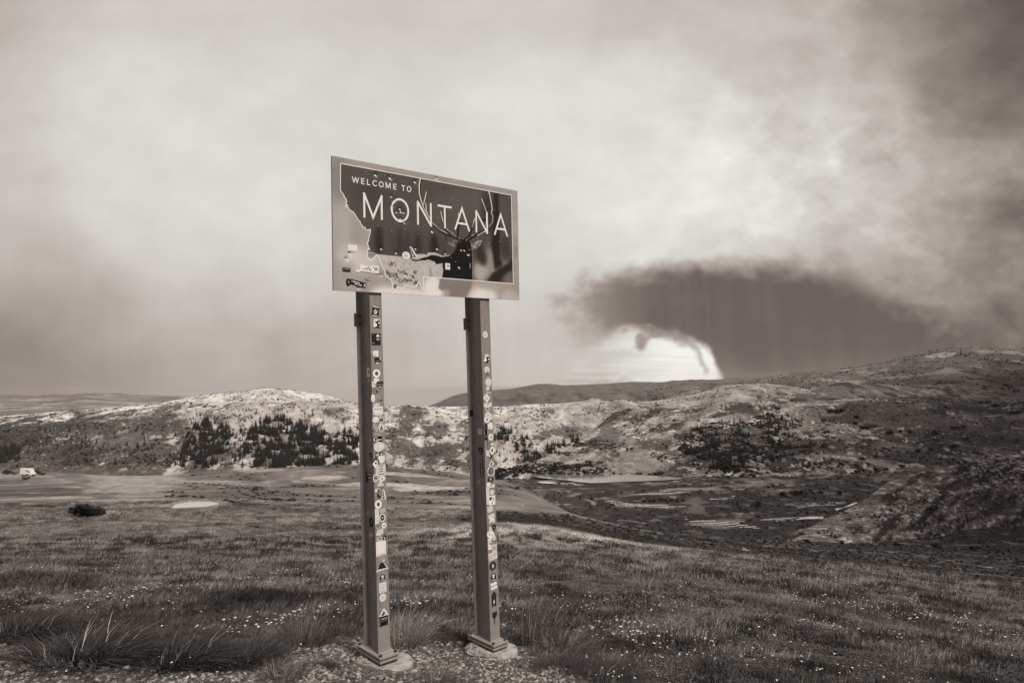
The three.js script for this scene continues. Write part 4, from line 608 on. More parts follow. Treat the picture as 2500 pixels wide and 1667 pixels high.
  const stick = [
    ['LF',-6,3.282,82,113,-8,'shield','black shield sticker'], ['LF',8,3.167,78,84,0,'photo'], ['LF',-7,3.017,94,107,0,'night'], ['LF',-11,2.882,70,67,0,'torn'],
    ['LF',-58,2.896,21,10,0,'scrap'], ['LF',6,2.815,75,63,0,'darktorn'], ['LF',-11,2.695,80,79,0,'ring','round white sticker with dark centre'], ['LF',-15,2.622,68,66,0,'torn'],
    ['LF',-46,2.594,35,50,0,'label'], ['LF',20,2.583,74,79,0,'heart','black heart-shaped sticker'], ['LF',-15,2.522,44,33,0,'cat'], ['LF',-54,2.466,44,83,0,'torn'],
    ['LF',29,2.457,19,52,0,'blackbit'], ['LF',1,2.465,56,62,0,'greytorn'], ['LF',-17,2.403,84,39,0,'torn'], ['LF',-7,2.362,103,46,0,'tens'],
    ['LF',-3,2.324,117,41,0,'oval'], ['LF',-35,2.265,70,70,0,'torn'], ['LF',26,2.266,57,71,0,'landscape','oval landscape sticker'], ['LF',-42,2.186,67,68,0,'stripes'],
    ['LF',26,2.188,64,81,0,'peak'], ['LF',-3,2.126,94,33,0,'faint'], ['LF',-16,2.081,89,49,0,'hook'], ['LF',-10,2.011,100,97,0,'soar','large round white sticker'],
    ['LF',37,2.012,40,62,0,'disc'], ['LF',-7,1.94,72,41,0,'blackbar'], ['LF',19,1.889,68,76,0,'whiteshield'], ['LF',-42,1.861,76,115,0,'diamondlogo'],
    ['LF',6,1.79,103,107,0,'notes'], ['LF',-49,1.724,55,76,0,'greydisc'], ['LF',18,1.711,66,51,0,'discmark'], ['LF',2,1.677,40,37,0,'disc'],
    ['LF',1,1.655,77,25,0,'torn'], ['LF',-13,1.628,84,12,0,'blackbit'], ['LF',-26,1.61,63,31,0,'photo'], ['LF',-17,1.56,37,41,0,'night'],
    ['LF',27,1.564,54,94,0,'bottle','bottle-shaped sticker'], ['LF',-28,1.481,74,79,0,'ring','round white sticker with dark centre'], ['LF',27,1.492,35,49,0,'greytorn'], ['LF',-44,1.369,39,148,0,'vertical'],
    ['LF',16,1.417,51,35,0,'scroll'], ['LF',12,1.351,65,74,0,'badge'], ['LF',-39,1.277,60,59,0,'emblem'], ['LF',27,1.277,52,55,0,'discmark'],
    ['LF',-18,1.225,81,69,0,'torn'], ['LF',-22,1.163,58,39,0,'greydisc'], ['LF',30,1.165,47,78,0,'paw','black paw-shaped sticker'], ['LF',-10,1.074,102,134,0,'card','tall white sticker'],
    ['LF',-7,0.985,105,69,0,'script'], ['LF',-5,0.906,122,88,0,'sugarloaf','black and white triangle sticker'], ['LF',-1,0.8,69,75,0,'skullround','round black sticker'], ['LF',-3,0.713,78,95,0,'sketch'],
    ['LF',-3,0.621,69,73,0,'disctext'], ['LF',1,0.481,90,70,0,'triangle'], ['LF',-3,0.408,93,88,0,'blackcard','black square sticker'], ['LW',162,2.706,60,85,0,'label'],
    ['LW',159,2.63,47,15,0,'scrap'], ['LW',159,2.065,39,13,0,'scrap'], ['LW',237,1.942,35,6,0,'scrap'], ['LW',161,1.909,43,72,0,'pick'],
    ['LW',169,1.824,52,25,0,'greydisc'], ['LW',203,1.707,126,97,0,'virg','black square sticker with white capital letters'], ['LW',238,1.367,31,49,0,'scrap'], ['LW',179,1.286,77,93,0,'darkoval'],
    ['LW',190,1.154,112,78,0,'paperblack'], ['RF',-11,3.069,68,73,0,'disctext'], ['RF',9,2.812,76,90,-18,'photo'], ['RF',1,2.694,77,75,0,'face'],
    ['RF',10,2.642,42,28,0,'darktorn'], ['RF',12,2.616,78,33,0,'greytorn'], ['RF',13,2.562,89,94,0,'ornate'], ['RF',1,2.499,54,33,0,'torn'],
    ['RF',10,2.466,63,49,0,'letters'], ['RF',-16,2.396,93,103,0,'diamond','white diamond sticker'], ['RF',-3,2.323,102,40,0,'bar'], ['RF',-9,2.278,57,52,0,'greydisc'],
    ['RF',39,2.188,45,66,0,'torn'], ['RF',-21,2.17,84,72,0,'discmark'], ['RF',-7,2.214,77,66,0,'disctext'], ['RF',23,2.098,81,88,0,'torn'],
    ['RF',-39,2.059,45,137,0,'coffin','black coffin-shaped sticker'], ['RF',-41,1.981,48,56,0,'blackcard','black square sticker'], ['RF',23,1.98,66,75,0,'discmark'], ['RF',-5,1.9,36,98,0,'blackstrip'],
    ['RF',41,1.903,54,37,0,'torn'], ['RF',35,1.839,60,82,0,'ring','round white sticker with dark centre'], ['RF',-26,1.816,54,74,0,'torn'], ['RF',7,1.777,63,42,0,'blackbit'],
    ['RF',22,1.705,75,47,0,'triangle'], ['RF',12,1.621,99,105,0,'ovalring','oval sticker with white rim'], ['RF',3,1.535,81,70,0,'darkround'], ['RF',-27,1.489,60,44,0,'torn'],
    ['RF',-1,1.466,108,30,0,'bar'], ['RF',-43,1.371,39,184,0,'vertical'], ['RF',17,1.401,60,58,0,'disc'], ['RF',13,1.316,87,97,0,'frame'],
    ['RF',-16,1.226,95,83,0,'torn'], ['RF',0,1.128,87,125,0,'seal'], ['RF',-19,1.024,51,51,0,'torn'], ['RF',23,1.023,63,76,0,'pick'],
    ['RF',23,0.922,54,60,0,'torn'], ['RF',-19,0.963,104,80,-22,'told','oval white sticker with dark letters'], ['RF',-35,0.866,44,114,0,'label'], ['RF',26,0.815,63,78,0,'scroll'],
    ['RF',2,0.736,116,78,8,'hope'], ['RF',-3,0.636,90,92,0,'blackring'], ['RF',-1,0.515,87,101,0,'skullround','round black sticker'], ['RF',0,0.427,83,68,8,'pecca'],
    ['RF',0,0.341,69,74,0,'house'], ['RF',-2,0.259,56,85,0,'flame'], ['RF',2,0.094,66,127,0,'drip','dark drip stain'], ['RW',166,2.288,125,86,0,'amuk','small square sticker with black capital letters'],
    ['RW',145,2.033,66,57,0,'label'], ['RW',146,1.823,86,83,0,'pick'], ['RW',136,1.648,47,197,0,'blackstrip'], ['RW',190,1.49,71,43,0,'paperblack'],
    ['RB',-29,2.229,44,65,0,'darkpatch','dark rectangular patch']
  ];
  for (const [where, u, y, w, h, rot, kind, label] of stick) {
    const r = rot * Math.PI / 180;
    sticker(posts[where[0]], kind, w / 1000, h / 1000, r, (m) => {
      if (where[1] === 'F') m.position.set(u / 1000, y, -0.02);
      else if (where[1] === 'W') { m.position.set(-0.004, y, -0.02 - u / 1000); m.rotation.y = -Math.PI / 2; }
      else m.position.set(u / 1000, y, -0.28);
    }, label);
  }
}
// concrete footings, chipped at the rim
{
  const spots = (() => { const n = 256, d = new Uint8Array(n * n * 4); seed(3); for (let y = 0; y < n; y++) for (let x = 0; x < n; x++) { const i = (y * n + x) * 4, f = clamp(0.36 * (1 + 0.45 * fbm(x / 40, y / 40, 5) + 0.16 * (rnd() - 0.5)) - 0.14 * sstep(0.2, 0.42, fbm(x / 60 + 9, y / 60 + 4, 4)), 0.04, 1), c = tone(f); for (let k = 0; k < 3; k++) d[i + k] = 255 * Math.pow(c[k], 1 / 2.2); d[i + 3] = 255; } const t = new THREE.DataTexture(d, n, n); t.colorSpace = THREE.SRGBColorSpace; t.magFilter = THREE.LinearFilter; t.wrapS = t.wrapT = THREE.RepeatWrapping; t.needsUpdate = true; return t; })();
  const concrete = new THREE.MeshStandardMaterial({ map: spots, roughness: 0.95, bumpMap: spots, bumpScale: 0.004 });
  const footing = (x, y, z, r, sd, label) => {
    const prof = [[0.001, 0], [r * 0.5, 0.002], [r * 0.9, 0], [r * 0.965, -0.004], [r, -0.016], [r * 1.01, -0.06], [r * 1.015, -0.16], [r * 1.02, -0.45]].map(([a, b]) => new THREE.Vector2(a, b));
    const g = new THREE.LatheGeometry(prof, 72), p = g.attributes.position, uv = g.attributes.uv;
    for (let i = 0; i < p.count; i++) { const a = Math.atan2(p.getZ(i), p.getX(i)), rad = Math.hypot(p.getX(i), p.getZ(i)), k = sstep(r * 0.6, r, rad), ch = Math.max(0, fbm(Math.cos(a) * 4 + sd, Math.sin(a) * 4, 4)); const s = 1 + k * (0.02 * fbm(Math.cos(a) * 2 + sd, Math.sin(a) * 2 + p.getY(i) * 3, 3) - (p.getY(i) > -0.03 ? 0.10 * ch : 0)); p.setX(i, p.getX(i) * s); p.setZ(i, p.getZ(i) * s); p.setY(i, p.getY(i) + 0.004 * fbm(p.getX(i) * 9 + sd, p.getZ(i) * 9, 3) - (p.getY(i) > -0.03 ? 0.03 * k * ch : 0)); uv.setXY(i, p.getX(i) * 1.4 + a * 0.1 * (p.getY(i) < -0.03 ? 4 : 0), (p.getZ(i) + p.getY(i)) * 1.4); }
    g.computeVertexNormals();
    const m = obj('concrete_footing', g, concrete); m.position.set(x, y, z); return tag(m, label, 'footing', 'round concrete footings of the sign');
  };
  footing(-1.24, 0.186, -6.515, 0.265, 3, 'round chipped concrete footing under the nearer post');
  footing(-0.275, -0.035, -7.36, 0.27, 8, 'round concrete footing under the farther post, half buried in gravel');
}

// ------------------------------------------------------------------ water, snow, the car park
const ground3 = (px, py) => { const s = strike(px, py, 40); return [s.x, s.y, s.D]; };
function sheetOf(points, y, rough = 0) {                             // a level sheet with an outline
  const s = new THREE.Shape(); points.forEach(([x, D], i) => i ? s.lineTo(x, D) : s.moveTo(x, D)); s.closePath();
  const g = new THREE.ShapeGeometry(s); g.rotateX(-Math.PI / 2); g.translate(0, y, 0); return g;
}
const tarnWater = new THREE.MeshPhysicalMaterial({ color: toneColor(0.75), roughness: 0.12, metalness: 0.78 });
const onLevel = (pts, y) => pts.map(([px, py]) => { const b = bearing(px, py), D = (y - EYE) / b.dip; return [b.t * D, D]; });
{
  const y = EYE - 70.6;
  const shore = onLevel([[1296,1161],[1312,1157],[1350,1156],[1391,1157],[1455,1156.5],[1519,1158],[1575,1160],[1625,1163],[1668,1168],[1640,1171],[1583,1174],[1519,1176],[1455,1179],[1423,1177.5],[1391,1173],[1343,1168.5],[1312,1165]], y);
  const c = new THREE.CatmullRomCurve3(shore.map(([x, D]) => new THREE.Vector3(x, D, 0)), true).getPoints(120).map((p) => [p.x + 0.6 * noise(p.x / 3, p.y / 3), p.y + 1.2 * noise(p.x / 4 + 9, p.y / 4)]);
  tag(obj('lake', sheetOf(c, y), tarnWater), 'long still lake on the valley floor below the hillside', 'lake', null, 'structure');
  const p2 = onLevel([[1310,1176],[1330,1174.5],[1350,1176],[1362,1179],[1340,1180.5],[1320,1179]], y);
  tag(obj('small_lake', sheetOf(p2, y), tarnWater), 'small pool beside the lake, nearer the spur', 'pool', null, 'structure');
  const py = POND.y + EYE - 0.02, pr = [];
  for (let i = 0; i < 60; i++) { const a = i / 60 * 6.2832, k = 1 + 0.10 * Math.sin(a * 3 + 1) + 0.06 * Math.sin(a * 7); pr.push([POND.x + POND.rx * k * Math.cos(a), POND.D + POND.rd * k * Math.sin(a)]); }
  tag(obj('pond', sheetOf(pr, py), tarnWater), 'bright pond in a dark hollow of the meadow left of the sign', 'pond', null, 'structure');
}
const draped = (t0, t1, d0, d1, nx, nd, lift, edge) => {             // a sheet that lies on the ground
  const g = new THREE.PlaneGeometry(1, 1, nx, nd), p = g.attributes.position;
  for (let i = 0; i < p.count; i++) { const u = p.getX(i) + 0.5, v = p.getY(i) + 0.5, e = edge(u), t = lerp(t0, t1, u), D = lerp(lerp(d0, d1, 0.5), lerp(d0, d1, v), e); const dz = Math.abs(v - 0.5) < 0.49 ? lift : -0.3; p.setXYZ(i, t * D, groundY(t * D, D) + dz, -D); }
  g.computeVertexNormals(); return g;
};
{
  const snow = new THREE.MeshStandardMaterial({ color: toneColor(0.8), roughness: 0.9 });
  const a = strike(2050, 1243, 60), hit = (px, py) => { const b = bearing(px, py), f = ROCKY.base(b.t); for (let k = 0; k <= 300; k++) { const P = ROCKY.at(b.t, k / 300, f); if (P.y - EYE >= b.dip * P.D) return P; } return null; };
  const patch = (pts, label) => {
    const q = pts.map(([px, py]) => { const h = hit(px, py), s = strike(px, py, 60); return h && h.D < s.D ? [h.x, h.y, h.D] : [s.x, s.y, s.D]; });
    const n = q.length / 2, pos = [], idx = [];
    for (let i = 0; i < q.length; i++) pos.push(q[i][0], q[i][1] + 0.35, -q[i][2] + 0.3);
    for (let i = 0; i < n - 1; i++) { const A = i, B = i + 1, C = q.length - 1 - i, Dd = q.length - 2 - i; idx.push(A, B, C, B, Dd, C); }
    const g = new THREE.BufferGeometry(); g.setAttribute('position', new THREE.Float32BufferAttribute(pos, 3)); g.setIndex(idx); g.computeVertexNormals();
    tag(obj('snow_patch', g, snow), label, 'snow');
  };
  patch([[2040,1247],[2058,1241],[2078,1233],[2092,1228],[2093,1231],[2080,1237],[2060,1244],[2042,1248]], 'narrow white snow streak slanting up the foot of the rocky slope');
  patch([[1940,1273],[1965,1265],[1990,1265],[2012,1263],[2012,1267],[1992,1270],[1968,1272],[1945,1274]], 'white snow patch on the valley floor left of the slanting snow streak');
}
const asphalt = new THREE.MeshStandardMaterial({ color: toneColor(0.24), roughness: 0.95 });
{
  const t0 = bearing(-60, 1160).t, t1 = bearing(135, 1158).t, n = strike(40, 1171), f = strike(40, 1155.5);
  tag(obj('car_park', draped(t0, t1, n.D, f.D, 60, 14, 0.12, (u) => Math.pow(clamp(1 - u), 0.35)), asphalt), 'pale gravel car park strip where the vehicles stand', 'car park', null, 'structure');
}

// ------------------------------------------------------------------ four vehicles
function placeOn(o, px, py, turn, lift = 0.14) {
  const s = strike(px, py, 100), e = 1.5, n = new THREE.Vector3(groundY(s.x - e, s.D) - groundY(s.x + e, s.D), 2 * e, -(groundY(s.x, s.D - e) - groundY(s.x, s.D + e)));
  n.normalize();
  o.position.set(s.x, s.y + lift, -s.D);
  o.quaternion.setFromUnitVectors(new THREE.Vector3(0, 1, 0), n).multiply(new THREE.Quaternion().setFromAxisAngle(new THREE.Vector3(0, 1, 0), turn));
}
{
  const paint = (L) => new THREE.MeshPhysicalMaterial({ color: toneColor(L), roughness: 0.35, clearcoat: 0.8, clearcoatRoughness: 0.1 });
  const white = paint(0.8), black = paint(0.012), grey = paint(0.03), glass = new THREE.MeshPhysicalMaterial({ color: toneColor(0.02), roughness: 0.08 }), tyre = new THREE.MeshStandardMaterial({ color: toneColor(0.02), roughness: 0.9 }), rim = new THREE.MeshStandardMaterial({ color: toneColor(0.35), roughness: 0.4, metalness: 0.6 }), lampM = new THREE.MeshPhysicalMaterial({ color: toneColor(0.7), roughness: 0.1, clearcoat: 1 });
  const side = (p, w, m, name, parent, bevel = 0.06) => { const s = new THREE.Shape(); p.forEach(([x, y], i) => i ? s.lineTo(x, y) : s.moveTo(x, y)); s.closePath(); const g = new THREE.ExtrudeGeometry(s, { depth: w - 2 * bevel, bevelEnabled: bevel > 0, bevelSize: bevel, bevelThickness: bevel, bevelSegments: 2 }); g.translate(0, 0, -(w - 2 * bevel) / 2); return obj(name, g, m, parent); };
  const block = (name, m, parent, x, y, z, a, b, c) => { const k = obj(name, new RoundedBoxGeometry(a, b, c, 2, Math.min(a, b, c) * 0.25), m, parent); k.position.set(x, y, z); return k; };
  const wheels = (t, xs, w, r) => { for (const x of xs) for (const z of [-1, 1]) { const g = new THREE.CylinderGeometry(r, r, 0.24, 20); g.rotateX(Math.PI / 2); const k = new THREE.Group(); k.name = 'wheel'; k.position.set(x, r, z * (w / 2 - 0.1)); t.add(k); obj('tyre', g, tyre, k); const h = new THREE.CylinderGeometry(r * 0.6, r * 0.6, 0.26, 14); h.rotateX(Math.PI / 2); obj('rim', h, rim, k); } };
  const lights = (t, x, y, w, back) => { for (const z of [-1, 1]) { block('headlight', lampM, t, x, y, z * (w / 2 - 0.25), 0.1, 0.18, 0.32); block('tail_light', black, t, back, y, z * (w / 2 - 0.2), 0.08, 0.25, 0.2); } };
  // camper van: tall white box, cab to the right
  const van = thing('camper_van', 'tall white camper van with dark cab windows parked at the far left', 'van', 0, 0, 0);
  side([[-2.5,0.45],[2.45,0.45],[2.55,0.9],[2.4,1.25],[1.9,1.4],[1.3,2.2],[1.1,2.62],[0.6,2.75],[-2.35,2.72],[-2.55,2.5]], 2.1, white, 'body', van, 0.1);
  for (const z of [-1, 1]) { block('side_window', glass, van, 0.25, 1.85, z * 1.05, 0.62, 0.42, 0.05); block('cab_window', glass, van, 1.18, 1.72, z * 1.05, 0.5, 0.6, 0.05); block('mirror', black, van, 1.7, 1.6, z * 1.16, 0.12, 0.3, 0.14); }
  const ws = block('windscreen', glass, van, 1.66, 1.83, 0, 0.05, 0.85, 1.7); ws.rotation.z = 0.64; block('roof_vent', white, van, -0.7, 2.8, 0, 0.6, 0.16, 0.6); block('bumper', black, van, 2.5, 0.5, 0, 0.3, 0.25, 2.0);
  wheels(van, [-1.5, 1.6], 2.1, 0.36); lights(van, 2.5, 0.95, 2.1, -2.56); placeOn(van, 66, 1163, -0.18);
  // small two-tone car nearer than the van
  const car = thing('parked_car', 'small dark car with a white bonnet parked in front of the camper van', 'car', 0, 0, 0);
  side([[-1.9,0.3],[1.9,0.3],[1.95,0.62],[1.75,0.82],[0.85,0.92],[-1.85,0.95],[-1.98,0.7]], 1.7, grey, 'body', car, 0.08);
  side([[-1.6,0.95],[0.75,0.95],[0.15,1.4],[-1.2,1.44]], 1.45, glass, 'cabin', car, 0.06); side([[-1.25,1.43],[0.18,1.4],[0.1,1.47],[-1.15,1.5]], 1.4, black, 'roof', car, 0.02); block('bonnet', white, car, 1.3, 0.9, 0, 1.0, 0.1, 1.45); block('bumper', black, car, 1.95, 0.42, 0, 0.15, 0.24, 1.55);
  wheels(car, [-1.2, 1.25], 1.7, 0.31); lights(car, 1.9, 0.66, 1.7, -1.96); placeOn(car, 62, 1169.5, -0.75);
  // dark pickup behind the van, to the right
  const truck = thing('pickup_truck', 'dark low pickup truck parked just right of the camper van', 'pickup truck', 0, 0, 0);
  side([[-2.6,0.5],[2.5,0.5],[2.6,0.85],[2.35,1.05],[1.0,1.12],[-2.6,1.1]], 1.9, black, 'body', truck, 0.08); side([[-0.75,1.1],[1.05,1.1],[0.55,1.68],[-0.6,1.7]], 1.6, glass, 'cabin', truck, 0.07); block('roof', black, truck, -0.02, 1.74, 0, 1.1, 0.08, 1.45); block('bed_rail', grey, truck, -1.7, 1.14, 0.88, 1.7, 0.08, 0.1); block('bed_rail', grey, truck, -1.7, 1.14, -0.88, 1.7, 0.08, 0.1); block('bumper', grey, truck, 2.55, 0.6, 0, 0.2, 0.25, 1.8);
  wheels(truck, [-1.6, 1.65], 1.9, 0.38); lights(truck, 2.5, 0.9, 1.9, -2.6); placeOn(truck, 90, 1161, 0.0);
  // dark estate at the frame's edge
  const suv = thing('estate_car', 'black estate car parked at the left edge of the picture', 'car', 0, 0, 0);
  side([[-2.2,0.4],[2.2,0.4],[2.3,0.75],[2.0,0.98],[0.9,1.05],[-2.2,1.08]], 1.85, black, 'body', suv, 0.08); side([[-2.1,1.05],[0.95,1.05],[0.3,1.62],[-1.9,1.66]], 1.6, glass, 'cabin', suv, 0.07); block('roof', black, suv, -0.8, 1.7, 0, 2.1, 0.07, 1.45); for (const z of [-1, 1]) block('roof_rail', grey, suv, -0.8, 1.77, z * 0.6, 1.9, 0.05, 0.05); block('bumper', grey, suv, 2.2, 0.5, 0, 0.2, 0.25, 1.7);
  wheels(suv, [-1.4, 1.4], 1.85, 0.36); lights(suv, 2.15, 0.8, 1.85, -2.2); placeOn(suv, 22, 1160, 0.05);
}

// ------------------------------------------------------------------ conifers: tapered trunk and ragged whorls of boughs, thinner towards the top
const leafMat = new THREE.MeshStandardMaterial({ vertexColors: true, roughness: 1, side: THREE.DoubleSide });
function coniferGeometry(sd, whorls, boughs, slim) {
  seed(sd); const pos = [], col = [], tri = (a, b, c, L) => { pos.push(...a, ...b, ...c); for (let i = 0; i < 3; i++) col.push(...tone(L * rr(0.8, 1.2))); };
  for (let k = 0; k < 5; k++) { const a = k / 5 * 6.283, b = (k + 1) / 5 * 6.283, r = 0.026; tri([r * Math.cos(a), -0.04, r * Math.sin(a)], [r * Math.cos(b), -0.04, r * Math.sin(b)], [0, 0.9, 0], 0.05); }
  for (let w = 0; w < whorls; w++) {
    const f = w / whorls, y = 0.06 + 0.92 * Math.pow(f, 0.92), R = slim * (1.02 - f) * rr(0.75, 1.15) * (f < 0.12 ? 0.75 : 1), n = Math.max(3, Math.round(boughs * (1.1 - 0.6 * f)));
    for (let i = 0; i < n; i++) { if (rnd() < 0.12) continue; const a = (i + rnd() * 0.7) / n * 6.283 + w, r = R * rr(0.6, 1.25), wd = 0.5 * r * rr(0.5, 0.9), dy = -0.35 * r + rr(-0.02, 0.02), cx = Math.cos(a), sz = Math.sin(a), L = rr(0.007, 0.02);
      const tip = [cx * r, y + dy, sz * r], m1 = [cx * r * 0.5 - sz * wd, y + dy * 0.6 - 0.02, sz * r * 0.5 + cx * wd], m2 = [cx * r * 0.5 + sz * wd, y + dy * 0.6 - 0.02, sz * r * 0.5 - cx * wd], root = [0, y + 0.05, 0];
      tri(root, m1, tip, L); tri(root, tip, m2, L * 0.8); }
  }
  tri([-0.02, 0.9, 0], [0.02, 0.9, 0], [0, 1.04, 0], 0.03); tri([0, 0.9, -0.02], [0, 0.9, 0.02], [0, 1.04, 0], 0.03);
  const g = new THREE.BufferGeometry(); g.setAttribute('position', new THREE.Float32BufferAttribute(pos, 3)); g.setAttribute('color', new THREE.Float32BufferAttribute(col, 3)); g.computeVertexNormals(); return g;
}
const CONIFERS = [coniferGeometry(11, 9, 8, 0.20), coniferGeometry(22, 8, 7, 0.25), coniferGeometry(33, 10, 8, 0.17), coniferGeometry(44, 8, 8, 0.22)];
const inside = (p, x, y) => { let c = false; for (let i = 0, j = p.length - 1; i < p.length; j = i++) if ((p[i][1] > y) !== (p[j][1] > y) && x < (p[j][0] - p[i][0]) * (y - p[i][1]) / (p[j][1] - p[i][1]) + p[i][0]) c = !c; return c; };
function scatter(H, region, n, gap, sd) {                            // places on a hill inside a region of it
  seed(sd); const t0 = Math.min(...region.map((p) => bearing(...p).t)), t1 = Math.max(...region.map((p) => bearing(...p).t)), out = [];
  for (let k = 0; k < n * 60 && out.length < n; k++) { const t = rr(t0, t1), P = H.at(t, rr(0.03, 0.84)), f = frameOf(P.x, P.y - EYE, -P.D); if (!inside(region, f[0], f[1])) continue; if (fbm(P.x / 22 + 5, P.D / 30 + P.y / 12, 3) < gap) continue; out.push(P); }
  return out;
}
const conifers = [];
function grow(places, h0, h1, label, group) {
  const protos = CONIFERS.map((g) => { const m = new THREE.Mesh(g, leafMat); m.name = 'conifer'; m.castShadow = m.receiveShadow = true; return m; });
  for (const P of places) { const m = addCopy(protos[Math.floor(rnd() * 4)], 'conifer', label, 'conifer', group), h = rr(h0, h1) * (rnd() < 0.2 ? 1.3 : rnd() < 0.25 ? 0.6 : 1); m.position.set(P.x, P.y - 0.3, -P.D); m.rotation.y = rr(0, 6.28); m.scale.set(h * rr(1.5, 2.6), h, h * rr(1.5, 2.6)); conifers.push(m); }
}
function wood(places, h0, h1, label) {
  const o = thing('conifer_wood', label, 'wood', 0, 0, 0); o.userData.kind = 'stuff';
  const q = new THREE.Quaternion(), e = new THREE.Euler(), m4 = new THREE.Matrix4(), s = new THREE.Vector3(), v = new THREE.Vector3();
  CONIFERS.forEach((g, k) => { const mine = places.filter((_, i) => i % 4 === k); if (!mine.length) return; const im = new THREE.InstancedMesh(g, leafMat, mine.length); im.name = 'conifer'; im.userData.kind = 'stuff'; im.castShadow = im.receiveShadow = true; mine.forEach((P, i) => { const h = rr(h0, h1); e.set(0, rr(0, 6.28), 0); q.setFromEuler(e); m4.compose(v.set(P.x, P.y - 0.4, -P.D), q, s.set(h * rr(1.2, 1.9), h, h * rr(1.2, 1.9))); im.setMatrixAt(i, m4); }); o.add(im); });
}
const CLUMP = [[1690,1048],[1740,1028],[1790,1036],[1830,1020],[1870,1010],[1900,1003],[1962,1028],[1955,1046],[1900,1052],[1992,1086],[1985,1102],[1930,1120],[1850,1142],[1780,1160],[1740,1160],[1735,1130],[1658,1102],[1665,1085]];
grow(scatter(HILLSIDE, CLUMP, 175, -0.14, 101), 5.0, 9.5, 'dark conifer in the large clump on the hillside right of the lake', 'conifers in the large hillside clump');
grow(scatter(MOUNTAIN, [[1258,1138],[1300,1112],[1345,1086],[1432,1064],[1434,1074],[1392,1098],[1312,1134],[1262,1146]], 62, -0.5, 102), 7, 11, 'dark conifer in the row below the spur at the head of the valley', 'conifers along the foot of the spur');
grow(scatter(MOUNTAIN, [[1210,1050],[1245,1046],[1252,1066],[1240,1080],[1205,1082]], 22, -0.6, 103), 8, 12, 'dark conifer in the small stand just right of the farther post', 'conifers beside the farther post');
grow(scatter(MOUNTAIN, [[1255,1072],[1285,1064],[1300,1078],[1290,1108],[1262,1100]], 26, -0.6, 104), 7, 10, 'dark conifer in the lone stand on the pale slope above the spur row', 'conifers of the lone stand');
wood(scatter(MOUNTAIN, [[438,1142],[446,1080],[470,1040],[500,1026],[530,1045],[545,1036],[562,1052],[568,1096],[510,1142]], 300, -0.02, 105), 8, 15, 'dark conifer wood on the mountainside, left of two');
wood(scatter(MOUNTAIN, [[588,1144],[598,1082],[618,1040],[660,1020],[700,1022],[742,1040],[770,1050],[802,1064],[812,1092],[800,1142],[700,1144]], 680, -0.02, 106), 8, 15, 'broad dark conifer wood on the mountainside just left of the nearer post');
wood(scatter(MOUNTAIN, [[814,1064],[840,1054],[880,1040],[880,1130],[815,1138]], 150, -0.1, 107), 8, 14, 'dark conifer wood showing on both sides of the nearer post');
wood([...scatter(MOUNTAIN, [[400,1142],[420,1060],[470,1010],[560,1000],[700,995],[800,1020],[860,1020],[900,1060],[900,1138]], 190, 0.06, 111), ...scatter(MOUNTAIN, [[0,1120],[60,1040],[240,1040],[440,1050],[440,1140],[200,1136]], 150, 0.02, 113), ...scatter(MOUNTAIN, [[560,1140],[562,1060],[600,1040],[606,1142]], 34, -0.3, 114), ...scatter(MOUNTAIN, [[1130,1130],[1140,1040],[1250,1030],[1330,1060],[1300,1130]], 60, 0.05, 112)], 4, 9, 'scattered small dark conifers straggling over the pale mountainside');
wood(scatter(MOUNTAIN, [[-60,1100],[46,1092],[46,1128],[-60,1136]], 140, -0.3, 108), 8, 13, 'dark conifer wood at the left edge behind the meadow crest');

// ------------------------------------------------------------------ low shrubs
function shrubGeometry(sd, n, leaf) {
  seed(sd); const pos = [], col = [];
  const lobes = Array.from({ length: 7 }, () => { const a = rr(0, 6.28), r = rr(0, 0.62); return [r * Math.cos(a), rr(0.12, 0.3), r * Math.sin(a) * 0.8, rr(0.22, 0.42)]; });
  for (let i = 0; i < n; i++) {
    const [cx, cy, cz, R] = lobes[Math.floor(rnd() * 7)], a = rr(0, 6.28), e = Math.asin(rr(-0.2, 1)), r = R * rr(0.6, 1.08), x = cx + r * Math.cos(a) * Math.cos(e), y = Math.max(0.01, cy + r * 0.8 * Math.sin(e)), z = cz + r * Math.sin(a) * Math.cos(e), s = leaf * rr(0.6, 1.4), c = tone(rr(0.010, 0.034));
    for (let k = 0; k < 3; k++) { const b = a + k * 2.1 + rr(0, 1.2); pos.push(x + s * Math.cos(b), y + s * rr(-0.2, 1.1) * (k === 2 ? 1.2 : 0.3), z + s * Math.sin(b)); col.push(...c); }
  }
  const g = new THREE.BufferGeometry(); g.setAttribute('position', new THREE.Float32BufferAttribute(pos, 3)); g.setAttribute('color', new THREE.Float32BufferAttribute(col, 3)); g.computeVertexNormals(); return g;
}
const SHRUBS = [shrubGeometry(1, 210, 0.13), shrubGeometry(2, 210, 0.13), shrubGeometry(3, 210, 0.13)];
const bark = new THREE.MeshStandardMaterial({ color: toneColor(0.06), roughness: 1 });
